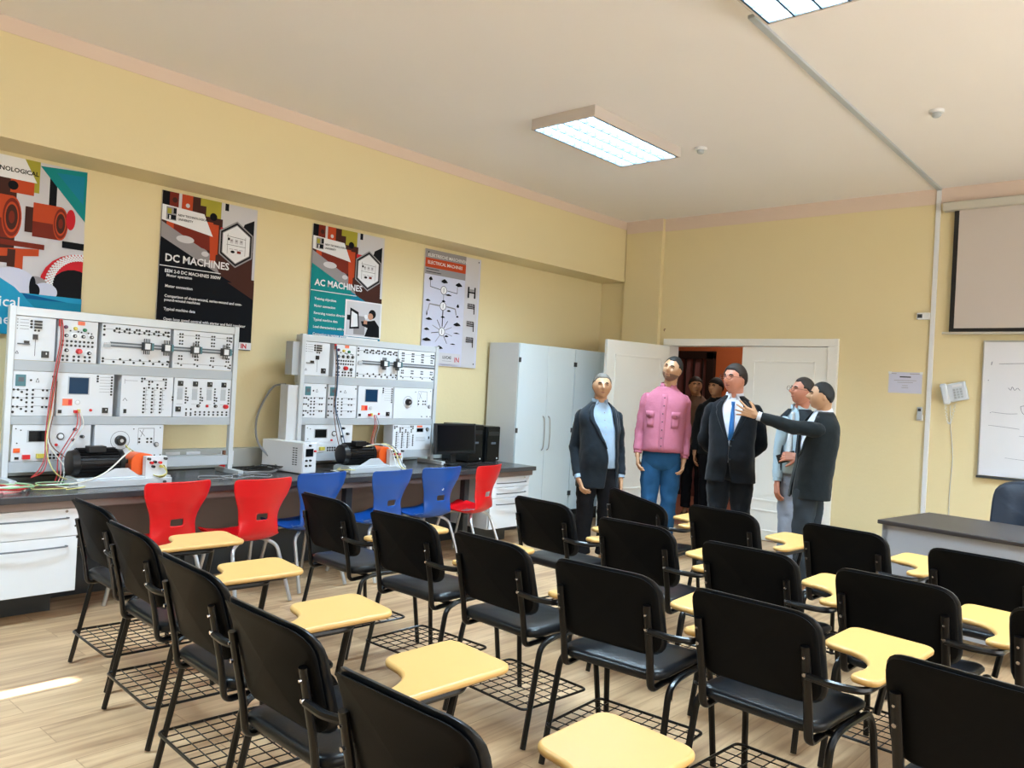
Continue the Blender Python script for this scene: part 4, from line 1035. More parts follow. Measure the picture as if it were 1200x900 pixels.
ink([(-1.08, 1.93), (-.98, 1.935), (-.85, 1.94)]); ink([(-.82, 1.90), (-.78, 1.84), (-.84, 1.80), (-.80, 1.76), (-.75, 1.79)]); ink([(-.80, 1.70), (-.76, 1.66), (-.82, 1.62), (-.78, 1.57), (-.86, 1.6), (-.84, 1.68), (-.78, 1.72)])
ink([(-1.0, 1.72), (-.98, 1.70), (-.97, 1.73), (-.95, 1.70), (-.93, 1.72), (-.91, 1.70)]); ink([(-.90, 1.56), (-.88, 1.50), (-.82, 1.48), (-.80, 1.53), (-.84, 1.57), (-.90, 1.56)]); ink([(-1.12, 1.50), (-1.0, 1.49), (-.92, 1.495)], .0016); ink([(-1.14, 1.38), (-1.0, 1.37), (-.9, 1.36)], .0016); ink([(-.9, 1.30), (-.7, 1.29)], .0014); ink([(-1.14, 1.92), (-1.135, 1.95)], .003); ink([(-1.16, 1.78), (-1.155, 1.785)], .004); ink([(-1.13, 1.49), (-1.127, 1.495)], .004)
ink([(-.7, 1.85), (-.5, 1.86), (-.3, 1.84)]); ink([(-.7, 1.65), (-.55, 1.72), (-.45, 1.6), (-.3, 1.7)]); ink([(-1.0, 1.1), (-.8, 1.09), (-.5, 1.1)], .0012)
k.obj('writing', INK, t)
t = empty('wall_telephone', 'tilted light grey telephone hanging on the far wall left of the whiteboard', 'telephone', (-1.93, YN, 1.66))
M['phone'] = mat('phone_plastic', sr(206, 212, 220), .4)
rot = Matrix.Rotation(R(-14), 4, 'Y')
b = MB(); b.T = rot; b.bb(-.09, .11, -.05, -.01, -.085, .085); b.obj('base', M['phone'], t, bevel=.01)
b = MB(); b.T = rot; b.bb(-.095, -.04, -.09, -.05, -.10, .095); b.obj('handset', M['phone'], t, bevel=.014)
b = MB(); b.T = rot
for i in range(3):
    for j in range(4): b.bb(.0+.028*i, .018+.028*i, -.056, -.05, -.06+.024*j, -.044+.024*j)
b.obj('keypad', M['duct'], t, smooth=False)
b = MB(); b.T = rot; b.bb(-.0, .08, -.054, -.05, .045, .068); b.obj('name_card', M['white'], t, smooth=False)
co_ = []
for i in range(121):
    s_ = i/120; x = -.065+.085*s_+.03*math.sin(s_*PI)*0; z = -.10-.19*math.sin(s_*PI)
    co_.append((x+.007*math.cos(i*.9), -.05+.007*math.sin(i*.9), z))
MB().tube(co_, .0022, 5).obj('coiled_cord', M['phone'], t)
MB().tube(curve([(-.03, -.012, -.12), (-.02, -.006, -.3), (.01, -.006, -.6), (.0, -.006, -1.0), (.02, -.006, -1.62)], 5), .003, 6).obj('wall_cord', M['phone'], t)
t = empty('thermostat', 'small white thermostat with dark display beside the cable trunking', 'thermostat', (-2.225, YN, 2.367))
b = MB().bb(-.058, .058, -.03, 0, -.03, .035).obj('housing', M['white'], t, bevel=.006)
MB().bb(-.05, -.008, -.032, -.03, -.015, .02).obj('display', M['dgrey'], t, smooth=False)
t = empty('wall_remote', 'small white remote control in a holder low beside the cable trunking', 'remote control', (-2.215, YN, 1.44))
MB().bb(-.028, .028, -.022, 0, -.06, .0).obj('holder', M['white'], t, bevel=.005)
MB().bb(-.022, .022, -.034, -.006, -.05, .07).obj('remote', M['duct'], t, bevel=.006)
MB().bb(-.014, .014, -.036, -.034, .03, .055).obj('display', M['dgrey'], t, smooth=False)
t = empty('notice_sheet', 'white printed notice sheet taped to the yellow far wall', 'notice', (-2.363, YN, 1.735))
b = MB(); b.use(PLA); b.bb(-.15, .15, -.003, .0, -.10, .10)
for i, (a, w_) in enumerate(((.05, .10), (.02, .20), (-.0, .14), (-.03, .05), (-.05, .06))):
    b.use(PK if i == 0 else PGR); b.bb(-w_/2, w_/2, -.0035, -.003, a, a+(.010 if i == 0 else .004))
b.use(PGR); b.bb(.04, .13, -.0035, -.003, .083, .088); b.bb(-.13, -.08, -.0035, -.003, .083, .088); b.obj('paper', None, t, smooth=False)
for sx in (-1, 1): MB().bb(sx*.14-.015, sx*.14+.015, -.004, -.0034, .085, .105).obj('tape', M['white'], t, smooth=False)
t = empty('wall_hook', 'tiny brown hook on the wall above the door frame', 'hook', (-5.03, YN-.0, 2.27)); MB().tube(curve([(0, 0, 0), (0, -.02, 0), (0, -.03, -.015), (0, -.02, -.025)], 4), .005, 6).obj('hook', CB['brown'], t)

# ================================================================ teacher desk and chair
t = empty('teacher_desk', 'grey teacher desk with a dark top under the whiteboard', 'desk', (-1.71, 5.56, 0), R(-8))
MB().bb(0, 1.55, 0, .78, .735, .762).obj('desk_top', M['desk'], t, bevel=.006, smooth=False)
MB().bb(.03, 1.52, .03, .05, .12, .735).obj('modesty_panel', M['deskf'], t, smooth=False)
for x in (.02, 1.49): MB().bb(x, x+.04, .03, .74, 0, .735).obj('side_panel', M['deskf'], t, bevel=.003, smooth=False)
d = MB().bb(1.07, 1.49, .25, .72, .3, .73).obj('drawer_pedestal', M['deskf'], t, smooth=False)
for z in (.32, .46, .60): MB().bb(1.09, 1.47, .72, .735, z, z+.125).obj('drawer_front', M['deskf'], d, bevel=.003, smooth=False)
t = empty('teacher_chair', 'dark leather swivel chair behind the teacher desk, cut by the right edge', 'chair', (-1.08, 6.72, 0), R(172))
M['leather'] = mat('leather_navy', sr(34, 44, 58), .38, bump=.1, bscale=40)
def tc(x, y, z): return (x, -.16-.10*y-.05*(1-(x/.28)**2)*1.-z-.012*math.sin(y*34), .44+y)
pad(.56, .56, .17, .10, tc).obj('backrest', M['leather'], t, ang=60)
pad(.52, .50, .08, .10, lambda x, y, z: (x, y-.2, .47+z)).obj('seat', M['leather'], t, ang=60)
for s_ in (-1, 1): MB().tube(fillet([(s_*.24, -.12, .44), (s_*.30, -.10, .66), (s_*.30, .20, .66), (s_*.25, .24, .45)], .05), .02, 8).obj('armrest', M['black'], t)
MB().cyl((0, .05, .10), (0, .05, .43), .03, n=14).obj('gas_column', M['black'], t)
for k_ in range(5):
    a = 2*PI*k_/5; c, s_ = math.cos(a), math.sin(a)
    l = MB().tube([(0, .05, .11), (.30*c, .05+.30*s_, .075)], [.026, .016], 8).obj('base_arm', M['black'], t)
    MB().ell((.30*c, .05+.30*s_, .030), (.018, .028, .028)).obj('caster', M['socket'], l)

# ================================================================ people
CL = dict(
    navy=mat('suit_navy', sr(15, 26, 36), .8, bump=.7, bscale=9, spec=.25, sheen=.1), navyd=mat('suit_dark_blue', sr(6, 12, 20), .8, bump=.6, bscale=8, spec=.2, sheen=.1), char=mat('suit_charcoal', sr(17, 23, 26), .8, bump=.7, bscale=8, spec=.2, sheen=.1),
    trk=mat('trousers_black', sr(14, 15, 20), .85, bump=.6, bscale=9, spec=.2), trg=mat('trousers_grey', sr(46, 52, 58), .85, spec=.2), trl=mat('trousers_light_grey', sr(140, 146, 160), .85, bump=.9, bscale=10, spec=.2),
    jean=mat('denim', sr(34, 78, 118), .85, bump=1.0, bscale=11, var=.45, vscale=6, spec=.2), pink=mat('shirt_pink', sr(178, 106, 126), .85, bump=.9, bscale=11, var=.06, vscale=8, spec=.2),
    ltblue=mat('shirt_light_blue', sr(150, 172, 196), .8, bump=.6, bscale=12, spec=.2), white=mat('shirt_white', sr(214, 218, 232), .8, spec=.2), pale=mat('shirt_pale_blue', sr(176, 196, 208), .8, spec=.2),
    tieb=mat('tie_blue', sr(8, 92, 158), .5), tied=mat('tie_dark', sr(20, 24, 30), .6), shoe=mat('shoe_black', sr(14, 14, 16), .3, coat=.3), shoebr=mat('shoe_brown', sr(60, 44, 38), .4),
    hairk=mat('hair_black', sr(20, 18, 18), .7), hairg=mat('hair_grey', sr(88, 82, 76), .7, var=.25, vscale=60), hairb=mat('hair_dark_brown', sr(46, 38, 34), .7, var=.15, vscale=60), stub=mat('stubble', sr(122, 92, 76), .8),
    lip=mat('lips', sr(140, 78, 72), .5), eyew=mat('eye_white', sr(176, 164, 156), .4), iris=mat('iris_dark', sr(30, 20, 18), .2), glass=mat('glasses_frame', sr(60, 50, 50), .3, .6), shirtbr=mat('shirt_brown', sr(112, 84, 66), .85), vest=mat('jacket_grey', sr(120, 134, 146), .85, spec=.2))
CL['vestd'] = mat('vest_dark_grey', sr(44, 50, 56), .85, spec=.2)
CL['tiel'] = mat('tie_light', sr(206, 210, 214), .6)
CL['btn'] = mat('button_dark', sr(50, 24, 40), .4)
def lerp(a, b, t): return a+(b-a)*t
def gs(x, s_): return math.exp(-(x/s_)**2)
def head_pt(d, W=.083, D=.098, Hh=.113, off=0.):
    """unit direction -> head surface point; face looks toward -y, crown up"""
    x, y, z = d
    f = max(0., -y)
    px, py, pz = x*W, y*D, z*Hh
    if z < 0:                                   # jaw narrows, chin comes forward
        k = (-z)**1.6; px *= 1-.13*k; py = py*(1-.10*k) - .016*k*1.0
    else: px *= 1-.03*z; py += .006*z
    if y < 0: py *= .93
    # features (front only)
    if f > .3:
        u = x/ max(f, .3); v = z
        nose = .034*gs(u, .15)*(gs(v+.17, .13)+.35*gs(v-.02, .14)+.25*gs(v+.02, .2))
        brow = .008*gs(v-.20, .08)*gs(abs(u)-.32, .3)
        sock = -.013*gs(v-.06, .10)*gs(abs(u)-.36, .18)
        lips = .009*gs(v+.47, .06)*gs(u, .28)+.008*gs(v+.60, .05)*gs(u, .24)
        crease = -.005*gs(v+.52, .025)*gs(u, .3)
        chin = .015*gs(v+.82, .14)*gs(u, .4)
        cheek = .005*gs(v+.18, .2)*gs(abs(u)-.55, .22)
        py -= nose+brow+sock+lips+crease+chin+cheek
    n = V(x/W, y/D, z/Hh).normalized()
    return V(px, py, pz)+n*off
def head_mesh(mb, Mx, sc=1.):
    n, m = 44, 34; vs = []; fs = []
    for i in range(m+1):
        t = PI*i/m
        for j in range(n):
            p = 2*PI*j/n
            vs.append(Mx @ (head_pt((math.sin(t)*math.cos(p), math.sin(t)*math.sin(p), math.cos(t)))*sc))
    for i in range(m):
        for j in range(n):
            k = (j+1) % n
            if i == 0: fs.append((j, n+j, n+k))
            elif i == m-1: fs.append((i*n+j, (i+1)*n+j, i*n+k))
            else: fs.append((i*n+j, (i+1)*n+j, (i+1)*n+k, i*n+k))
    mb.add(vs, fs)
    for s_ in (-1, 1):                          # ears
        mb.ell(Mx @ (V(s_*.077, .012, -.005)*sc), (.010*sc, .019*sc, .032*sc), 12, 9, (Mx.to_3x3() @ Matrix.Rotation(s_*R(18), 3, 'Z')))
def shell_part(Mx, sc, inside, thick, name, m, parent, n=72, k=54):
    """thin cover on the head where inside(d) > 0; thickness fades at its border"""
    mb = MB(); vs = []; fs = []; idx = {}
    def val(i, j):
        t = PI*i/k; p = 2*PI*j/n; d = (math.sin(t)*math.cos(p), math.sin(t)*math.sin(p), math.cos(t)); return d, inside(d)
    for i in range(k+1):
        for j in range(n):
            d, q = val(i, j); idx[i, j] = q
            o = thick*min(1, max(0, q*6))**.6 if q > 0 else -.006
            vs.append(Mx @ (head_pt(d, off=o+.0015 if q > 0 else -.006)*sc))
    for i in range(k):
        for j in range(n):
            jj = (j+1) % n
            if max(idx[i, j], idx[i+1, j], idx[i, jj], idx[i+1, jj]) > 0: fs.append((i*n+j, (i+1)*n+j, (i+1)*n+jj, i*n+jj))
    used = sorted({a for f in fs for a in f}); mp = {a: q for q, a in enumerate(used)}
    mb.add([vs[a] for a in used], [tuple(mp[a] for a in f) for f in fs])
    return mb.obj(name, m, parent, ang=80)
def hair_fn(front=.52, side=-.05, back=-.45, recede=0., temple=.0):
    def f(d):
        x, y, z = d
        if y < 0: lim = lerp(side, front, min(1, (-y)**.9*1.15))+recede*gs(abs(x)-.45, .22)*min(1, -y*2); 
        else: lim = lerp(side, back, min(1, y*1.3))
        if y < -.05 and y > -.45 and abs(x) > .8: lim = min(lim, side+.15)
        return z-lim
    return f
def hand(mb, wrist, dirv, palm_n, s_=1., curl=.35, side=1, spread=.12, fl=1.):
    """palm and five separate fingers; dirv = wrist to knuckles, palm_n = out of the palm, side = +1 thumb on cross(dir, n)"""
    d = Vector(dirv).normalized(); n = Vector(palm_n); n = (n-d*n.dot(d)).normalized(); c = d.cross(n).normalized()*side
    w = Vector(wrist); L = .085*s_
    mb.capsule(w-d*.03, w+d*.02, .022*s_, .021*s_)
    for q in (-.026, -.009, .009, .026):
        mb.capsule(w+d*.012+c*q*.7*s_, w+d*L+c*q*s_, .0145*s_, .0115*s_)
    for i, (q, ln) in enumerate(((.030, .068), (.010, .077), (-.010, .072), (-.029, .056))):
        p = w+d*L+c*q*s_; a = spread*(q/.03); cu = curl*(1+.15*i)
        dd = (d*math.cos(a)+c*math.sin(a)).normalized()
        for kk, (f, r) in enumerate(((.45, .0092), (.32, .0084), (.25, .0076))):
            dd = (dd*math.cos(cu*.9)+n*math.sin(cu*.9)).normalized(); q2 = p+dd*ln*f*s_*fl
            mb.capsule(p, q2, r*s_, r*.92*s_, 8); p = q2
    t0 = w+d*.022*s_+c*.028*s_; dd = (d*.62+c*.68+n*.28).normalized()
    t1 = t0+dd*.042*s_; t2 = t1+(dd*.75+d*.5+n*.25).normalized()*.034*s_
    mb.capsule(w+d*.01*s_, t0, .016*s_, .0145*s_, 8); mb.capsule(t0, t1, .0135*s_, .0105*s_, 8); mb.capsule(t1, t2, .0105*s_, .0085*s_, 8)

def ring(c, ax, ay, rot=0., n=28, e=2.3, a0=0., a1=2*PI, off=0.):
    out = []
    closed = abs(a1-a0-2*PI) < 1e-6
    for k in range(n):
        a = a0+(a1-a0)*k/(n if closed else n-1); ca, sa = math.cos(a), math.sin(a)
        x = (ax+off)*math.copysign(abs(ca)**(2/e), ca); y = (ay+off)*math.copysign(abs(sa)**(2/e), sa)
        out.append(V(c[0]+x*math.cos(rot)-y*math.sin(rot), c[1]+x*math.sin(rot)+y*math.cos(rot), c[2]))
    return out
def interp(rows, z):
    rows = sorted(rows, key=lambda r: r[0])
    if z <= rows[0][0]: return rows[0][1:]
    for a, b in zip(rows, rows[1:]):
        if z <= b[0]:
            t = (z-a[0])/(b[0]-a[0]); t = t*t*(3-2*t)*.5+t*.5; return tuple(lerp(p, q, t) for p, q in zip(a[1:], b[1:]))
    return rows[-1][1:]

FOLD = dict(trousers=.026, sleeve=.022, shirt=.010, blazer=.014, jacket=.012)
_ft = []
def folds_tex():
    if not _ft:
        t = bpy.data.textures.new('cloth_folds', 'CLOUDS'); t.noise_scale = .085; t.noise_depth = 2; _ft.append(t)
    return _ft[0]
LIFT = [.010, .036, .028, .018, .022, .02, .02]      # how high each one carries the shoulders
class Person:
    """local frame: x = right in the picture, y = away from the camera, z = up; origin between the feet"""
    def __init__(s, label, pos, h, skin='skin', group=None):
        s.h = h; s.k = h/1.75; X, Y = pos
        s.root = empty('person', label, 'person', (X, Y, 0), math.atan2(Y, X)-PI/2, group)
        s.body = MB(); s.skin = skin
    def torso(s, rows, rot):
        """rows: (z, cx, cy, ax, ay) ; rot: shoulder-line turn"""
        s.lift = LIFT.pop(0)
        s.rows = [(z+s.lift*min(1, max(0, (z-1.1)/.25)), *q) for z, *q in rows]; s.rot = rot
    def shell(s, name, m, z0, z1, off=0., gapf=None, n=44, step=.03, thick=.006, rows=None):
        """garment wrapped around the torso; gapf(z) -> (left, right) half-opening angles at the front"""
        mb = MB(); rr = []; zs = [z0+(z1-z0)*i/max(1, round((z1-z0)/step)) for i in range(max(1, round((z1-z0)/step))+1)]
        for z in zs:
            cx, cy, ax, ay = interp(rows or s.rows, z)
            gl, gr = gapf(z) if gapf else (0, 0)
            if gapf: rr.append(ring((cx, cy, z), ax, ay, s.rot, n, a0=-PI/2+gr, a1=1.5*PI-gl, off=off))
            else: rr.append(ring((cx, cy, z), ax, ay, s.rot, n, off=off))
        mb.loft(rr, closed=not gapf, caps=False)
        return mb, rr
    def add(s, mb, name, m, thick=0., off=-1., ang=60, sub=0):
        o = mb.obj(name, m, s.root, ang=ang, sub=0)
        if name in FOLD:
            ss = o.modifiers.new('sub', 'SUBSURF'); ss.levels = 1; ss.render_levels = 1
            d = o.modifiers.new('folds', 'DISPLACE'); d.texture = folds_tex(); d.texture_coords = 'LOCAL'; d.strength = FOLD[name]; d.mid_level = .5
        if thick:
            q = o.modifiers.new('solid', 'SOLIDIFY'); q.thickness = thick; q.offset = off
        return o
    def finish_body(s, vox=.0042):
        o = s.body.obj('body', M[s.skin], s.root)
        r = o.modifiers.new('remesh', 'REMESH'); r.mode = 'VOXEL'; r.voxel_size = vox; r.use_smooth_shade = True
        sm = o.modifiers.new('smooth', 'SMOOTH'); sm.factor = .4; sm.iterations = 1
        return o
    def head(s, c, yaw=0., pitch=0., roll=0., sc=1., hair=None, hairm='hairk', thick=.008, stubble=None, brows=True, glasses=False, browm=None, neck=None, neckr=.056, mouth=True):
        k = sc*s.k*.98
        Mx = Matrix.Translation(c) @ Euler((R(pitch), R(roll), R(yaw)), 'XYZ').to_matrix().to_4x4()
        Mx = Matrix.Translation(c) @ Matrix.Rotation(R(yaw), 4, 'Z') @ Matrix.Rotation(R(roll), 4, 'Y') @ Matrix.Rotation(R(pitch), 4, 'X')
        head_mesh(s.body, Mx, k); s.Mx = Mx; s.hk = k
        nk = Vector(neck) if neck else V(c[0], c[1]+.02, c[2]-.17)
        s.body.capsule(nk, Mx @ (V(0, .034, -.045)*k), neckr*k, .056*k, 18)
        P = s.root
        if hair: shell_part(Mx, k, hair, thick, 'hair', CL[hairm], P)
        if stubble: shell_part(Mx, k, stubble, .0006, 'beard', CL['stub'], P)
        def on(u, v, off): 
            d = V(u, -math.sqrt(max(.02, 1-u*u-v*v)), v); return Mx @ (head_pt(d, off=off)*k)
        R3 = Mx.to_3x3()
        for s_ in (-1, 1):
            e = MB(); e.use(CL['eyew']); c0 = on(s_*.345, .055, -.003); e.ell(c0, (.0125*k, .005*k, .0050*k), 10, 7, R3)
            e.use(CL['iris']); e.ell(on(s_*.345, .055, .0015), (.0070*k, .003*k, .0070*k), 8, 6, R3); e.obj('eye', None, P)
            l = MB().tube([on(s_*.50, .075, .003), on(s_*.42, .115, .004), on(s_*.33, .12, .004), on(s_*.24, .08, .003)], .0026*k, 5); l.obj('eyelid', CL['stub'], P)
            if brows: b = MB().tube([on(s_*.17, .20, .002), on(s_*.30, .255, .0025), on(s_*.45, .24, .0025), on(s_*.55, .19, .002)], [.0036*k, .0058*k, .0050*k, .0026*k], 6); b.obj('eyebrow', CL[browm or hairm], P)
        if mouth: MB().tube([on(-.24, -.51, .002), on(-.1, -.50, .0035), on(0, -.505, .004), on(.1, -.50, .0035), on(.24, -.51, .002)], [.0018*k, .0042*k, .0048*k, .0042*k, .0018*k], 6).obj('mouth', CL['lip'], P)
        if glasses:
            g = MB()
            for s_ in (-1, 1):
                cc = V(s_*.033, -.112, .008); pts = [Mx @ ((cc+V(.025*math.copysign(abs(math.cos(a))**.7, math.cos(a)), .0, .018*math.copysign(abs(math.sin(a))**.8, math.sin(a))))*k) for a in [2*PI*q/20 for q in range(20)]]
                g.tube(pts, .0016*k, 5, closed=True)
                g.tube([Mx @ (V(s_*.058, -.110, .012)*k), Mx @ (V(s_*.078, -.07, .012)*k), Mx @ (V(s_*.083, .01, .010)*k)], .0016*k, 5)
            g.tube([Mx @ (V(-.009, -.116, .012)*k), Mx @ (V(.009, -.116, .012)*k)], .0016*k, 5)
            g.obj('glasses', CL['glass'], P)
    def arm(s, sh, el, wr, m, name='sleeve', r=(.062, .050, .036), cuff=None, cuffm=None, hd=None, pn=(0, -1, 0), side=1, curl=.4, show_hand=True, join=None, spread=.1, fl=1.):
        k = s.k; sh, el, wr = Vector(sh)+V(0, 0, s.lift), Vector(el), Vector(wr)
        s.body.capsule(lerp(sh, el, .16)-V(0, 0, .012), el, .038*k, .034*k); s.body.capsule(el, wr, .036*k, .024*k)
        d = (wr-el).normalized(); up = (el-sh).normalized()
        sh = sh-V(0, 0, .014); pts = [sh-up*.050*k+V(-.03 if sh.x > 0 else .03, 0, 0)*k, sh-up*.034*k+V(-.012 if sh.x > 0 else .012, 0, 0)*k, sh, lerp(sh, el, .35), lerp(sh, el, .75), el, lerp(el, wr, .25), lerp(el, wr, .65), lerp(el, wr, .93)]
        # round the elbow
        pts = pts[:5]+[lerp(lerp(sh, el, .9), lerp(el, wr, .1), .5)*.5+el*.5]+pts[6:]
        rad = [.010, r[0]*.70, r[0]*.98, r[0]*.98, r[1]*1.06, r[1]*1.02, r[1]*.97, r[2]*1.12, r[2]*1.06]
        rings = MB(); P = []
        cc = curve(pts, 3); rr = []
        for i in range(len(cc)):
            t = i/3; a = int(min(t, len(rad)-1)); b = min(a+1, len(rad)-1); rr.append(lerp(rad[a], rad[b], t-a)*k*(1+.02*math.sin(i*2.1)))
        rings.tube(cc, rr, 20); s.add(rings, name, m)
        if cuffm is not None: s.add(MB().tube([wr-d*.03*k, wr+d*.004*k], [r[2]*.92*k]*2, 16), 'cuff', cuffm)
        if show_hand: hand(s.body, wr+d*.012, hd or d, pn, k*1.10, curl, side, spread, fl)
    def trousers(s, hip, legs, m, r=(.092, .066, .056), hem=.035, waist=None):
        """legs: [(hip xyz, knee xyz, ankle xyz)]"""
        k = s.k; mb = MB(); z1 = hip[2]+.10*k
        cx, cy = hip[0], hip[1]
        ax = waist[0] if waist else .158*k; ay = waist[1] if waist else .112*k
        mb.loft([ring((cx, cy, z), ax*f, ay*g, s.rot, 28) for z, f, g in ((hip[2]-.115*k, .62, .62), (hip[2]-.09*k, .86, .86), (hip[2]-.04*k, 1.02, 1.02), (hip[2]+.02*k, 1.03, 1.03), (z1, .98, 1.0))])
        for hp, kn, an in legs:
            hp, kn, an = map(Vector, (hp, kn, an)); s.body.capsule(hp, kn, .07*k, .05*k); s.body.capsule(kn, an, .05*k, .036*k)
            pts = [hp+V(0, 0, .02), lerp(hp, kn, .3), lerp(hp, kn, .7), kn, lerp(kn, an, .3), lerp(kn, an, .7), an+V(0, 0, hem)]
            rad = [r[0]*.97, r[0], lerp(r[0], r[1], .55), r[1]*1.03, r[1]*1.0, r[2]*1.08, r[2]*1.1]
            cc = curve(pts, 4); rr = []
            for i in range(len(cc)):
                t = i/4; a = int(min(t, 6)); b = min(a+1, 6); rr.append(lerp(rad[a], rad[b], t-a)*k*(1+.025*math.sin(i*1.9+hp[0]*40)*(1 if i > 14 else .4)))
            mb.tube(cc, rr, 22)
        s.body.ell((cx, cy, hip[2]), (.13*k, .09*k, .12*k))
        s.add(mb, 'trousers', m)
    def shoe(s, an, yaw, m):
        k = s.k; a = R(yaw); d = V(math.sin(a), -math.cos(a), 0); c = V(math.cos(a), math.sin(a), 0); o = V(an[0], an[1], 0); mb = MB(); rr = []
        for t, w, h in ((-.075, .020, .03), (-.068, .032, .05), (-.03, .037, .085), (.02, .038, .082), (.07, .043, .058), (.12, .045, .046), (.165, .038, .036), (.19, .022, .026), (.197, .008, .014)):
            cc = o+d*t*k; r_ = []
            for q in range(16):
                b = 2*PI*q/16; x = math.cos(b)*w*k; z = h*k*.5+math.sin(b)*h*k*.5
                if z < .012: z = 0.002
                r_.append(cc+c*x+V(0, 0, z))
            rr.append(r_)
        mb.loft(rr); s.add(mb, 'shoe', m)
        s.body.capsule(V(an[0], an[1], .09*k), o+d*.10*k+V(0, 0, .035), .03*k, .02*k)
    def core(s):
        k = s.k
        for z in (0, .25, .5, .75, 1.):
            pass
        r0, r1 = s.rows[0], s.rows[-1]
        zs = [.96*k+(s.rows[-1][0]-.96*k)*i/8 for i in range(9)]
        s.body.loft([ring((interp(s.rows, z)[0], interp(s.rows, z)[1], z), interp(s.rows, z)[2]*.86, interp(s.rows, z)[3]*.82, s.rot, 20) for z in zs])
    def frontpt(s, z, a, off=0., rows=None):
        cx, cy, ax, ay = interp(rows or s.rows, z)
        ca, sa = math.cos(-PI/2+a), math.sin(-PI/2+a); e = 2.3
        x = (ax+off)*math.copysign(abs(ca)**(2/e), ca); y = (ay+off)*math.copysign(abs(sa)**(2/e), sa)
        return V(cx+x*math.cos(s.rot)-y*math.sin(s.rot), cy+x*math.sin(s.rot)+y*math.cos(s.rot), z)
    def lapels(s, gapf, ztop, zbot, m, w0=.10, off=.012, wide=.34):
        for sg, gi in ((-1, 0), (1, 1)):
            mb = MB(); vs = []; fs = []; N = 16
            for i in range(N+1):
                t = i/N; z = lerp(zbot, ztop, t); g = gapf(z)[gi]; w = wide*(t**.8)*(1 if t < .72 else (.75 if t < .76 else .95-.9*(t-.76)))+.02
                a0_ = g-.02; a1_ = g+w
                for q in range(4): a = lerp(a0_, a1_, q/3); vs.append(s.frontpt(z, sg*a, off+.004*(1 if q in (1, 2) else 0)))
            for i in range(N):
                for q in range(3): fs.append((i*4+q, i*4+q+1, (i+1)*4+q+1, (i+1)*4+q))
            mb.add(vs, fs); s.add(mb, 'lapel', m, .004, 0)
    def collar(s, c, r, z0, z1, m, tilt=.012, open_=.35, tips=True, rot=None, tipl=.055):
        rot = s.rot if rot is None else rot
        z0 += s.lift*.8; z1 += s.lift*.8
        mb = MB(); n = 26; rr = []
        for z, rad in ((z0, r*1.08), (z1, r*1.0), (z1-.002, r*1.07), (z0+.004, r*1.24)):
            row = []
            for q in range(n):
                a = -PI/2+open_*(.4 if z == z0 else 1)+(2*PI-2*open_*(.4 if z == z0 else 1))*q/(n-1)
                row.append(V(c[0]+rad*math.cos(a+rot), c[1]+rad*math.sin(a+rot)*.98, z+tilt*math.sin(a)))
            rr.append(row)
        mb.loft(rr, closed=False, caps=False); s.add(mb, 'collar', m, .003, 0)
        if tips:
            for sg in (-1, 1):
                t = MB(); a = -PI/2+sg*open_+rot; p0 = V(c[0]+r*1.04*math.cos(a), c[1]+r*1.04*math.sin(a), z1-.014); a2 = -PI/2+sg*(open_+.75)+rot
                p1 = V(c[0]+r*1.22*math.cos(a2), c[1]+r*1.22*math.sin(a2), z0+.006); a3 = -PI/2+sg*(open_+.35)+rot
                p2 = V(c[0]+(r+.045)*math.cos(a3), c[1]+(r+.045)*math.sin(a3), z0-tipl); t.add([p0, p1, p2], [(0, 1, 2)]); s.add(t, 'collar_tip', m, .004, 0)

def std_rows(k, cx=0., w=1., dep=1., belly=0., hem=.66, zs=1., shx=0.):
    """torso rows (z, cx, cy, ax, ay) for a 1.75 m figure scaled by k"""
    R_ = [(hem, cx, .0, .186*w, .130*dep), (.86, cx, .0, .180*w, .130*dep), (.98, cx, -.008-belly*.5, .170*w, .124*dep+belly), (1.10, cx, -.010-belly*.4, .165*w, .120*dep+belly*.8), (1.25, cx, -.008, .176*w, .124*dep), (1.32, cx+shx, 0, .184*w, .116*dep), (1.37, cx+shx, .004, .182*w, .104*dep), (1.405, cx+shx, .008, .165*w, .092*dep), (1.432, cx+shx, .012, .134*w, .082*dep), (1.456, cx+shx, .014, .100*w, .074*dep), (1.478, cx+shx, .016, .076, .064), (1.492, cx+shx, .018, .062, .058)]
    return [(z*k, x, y*k, a*k, b*k) for z, x, y, a, b in R_]

# ---- 1: man at the left, dark blazer open over a light blue shirt, dark trousers
p = Person('person standing by the cabinets in a dark blazer over an open-collared light blue shirt', (-4.06, 5.72), 1.65, 'skin3')
k = p.k; p.torso(std_rows(k, w=1.0, dep=1.08, belly=.018, hem=.74, shx=-.012), R(14)); p.core()
mb, _ = p.shell('s', 0, .90*k, 1.492*k+p.lift, off=-.006); p.add(mb, 'shirt', CL['ltblue'], .003)
gap = lambda z: ((.26, .78) if z < 1.0*k else (.30, .60)) if z < 1.12*k else (lerp(.30, .42, (z/k-1.12)/.37), lerp(.60, .5, (z/k-1.12)/.37))
gap = lambda z: interp([(0, -.12, .80), (.70*k, -.12, .80), (1.0*k, -.26, .82), (1.4*k, .42, .50), (1.5*k, .60, .80)], z)
mb, _ = p.shell('j', 0, .72*k, 1.485*k+p.lift, off=.010, gapf=gap); p.add(mb, 'blazer', CL['navy'], .008)
p.lapels(gap, 1.47*k, 1.08*k, CL['navy'], wide=.30)
p.collar((-.012, .012*k, 0), .064*k, 1.455*k, 1.515*k, CL['ltblue'], open_=.5)
for i in range(7): a = p.frontpt((1.40-.065*i)*k, .10, .0); p.add(MB().ell(a, (.005, .003, .005), 8, 5), 'button', CL['eyew'])
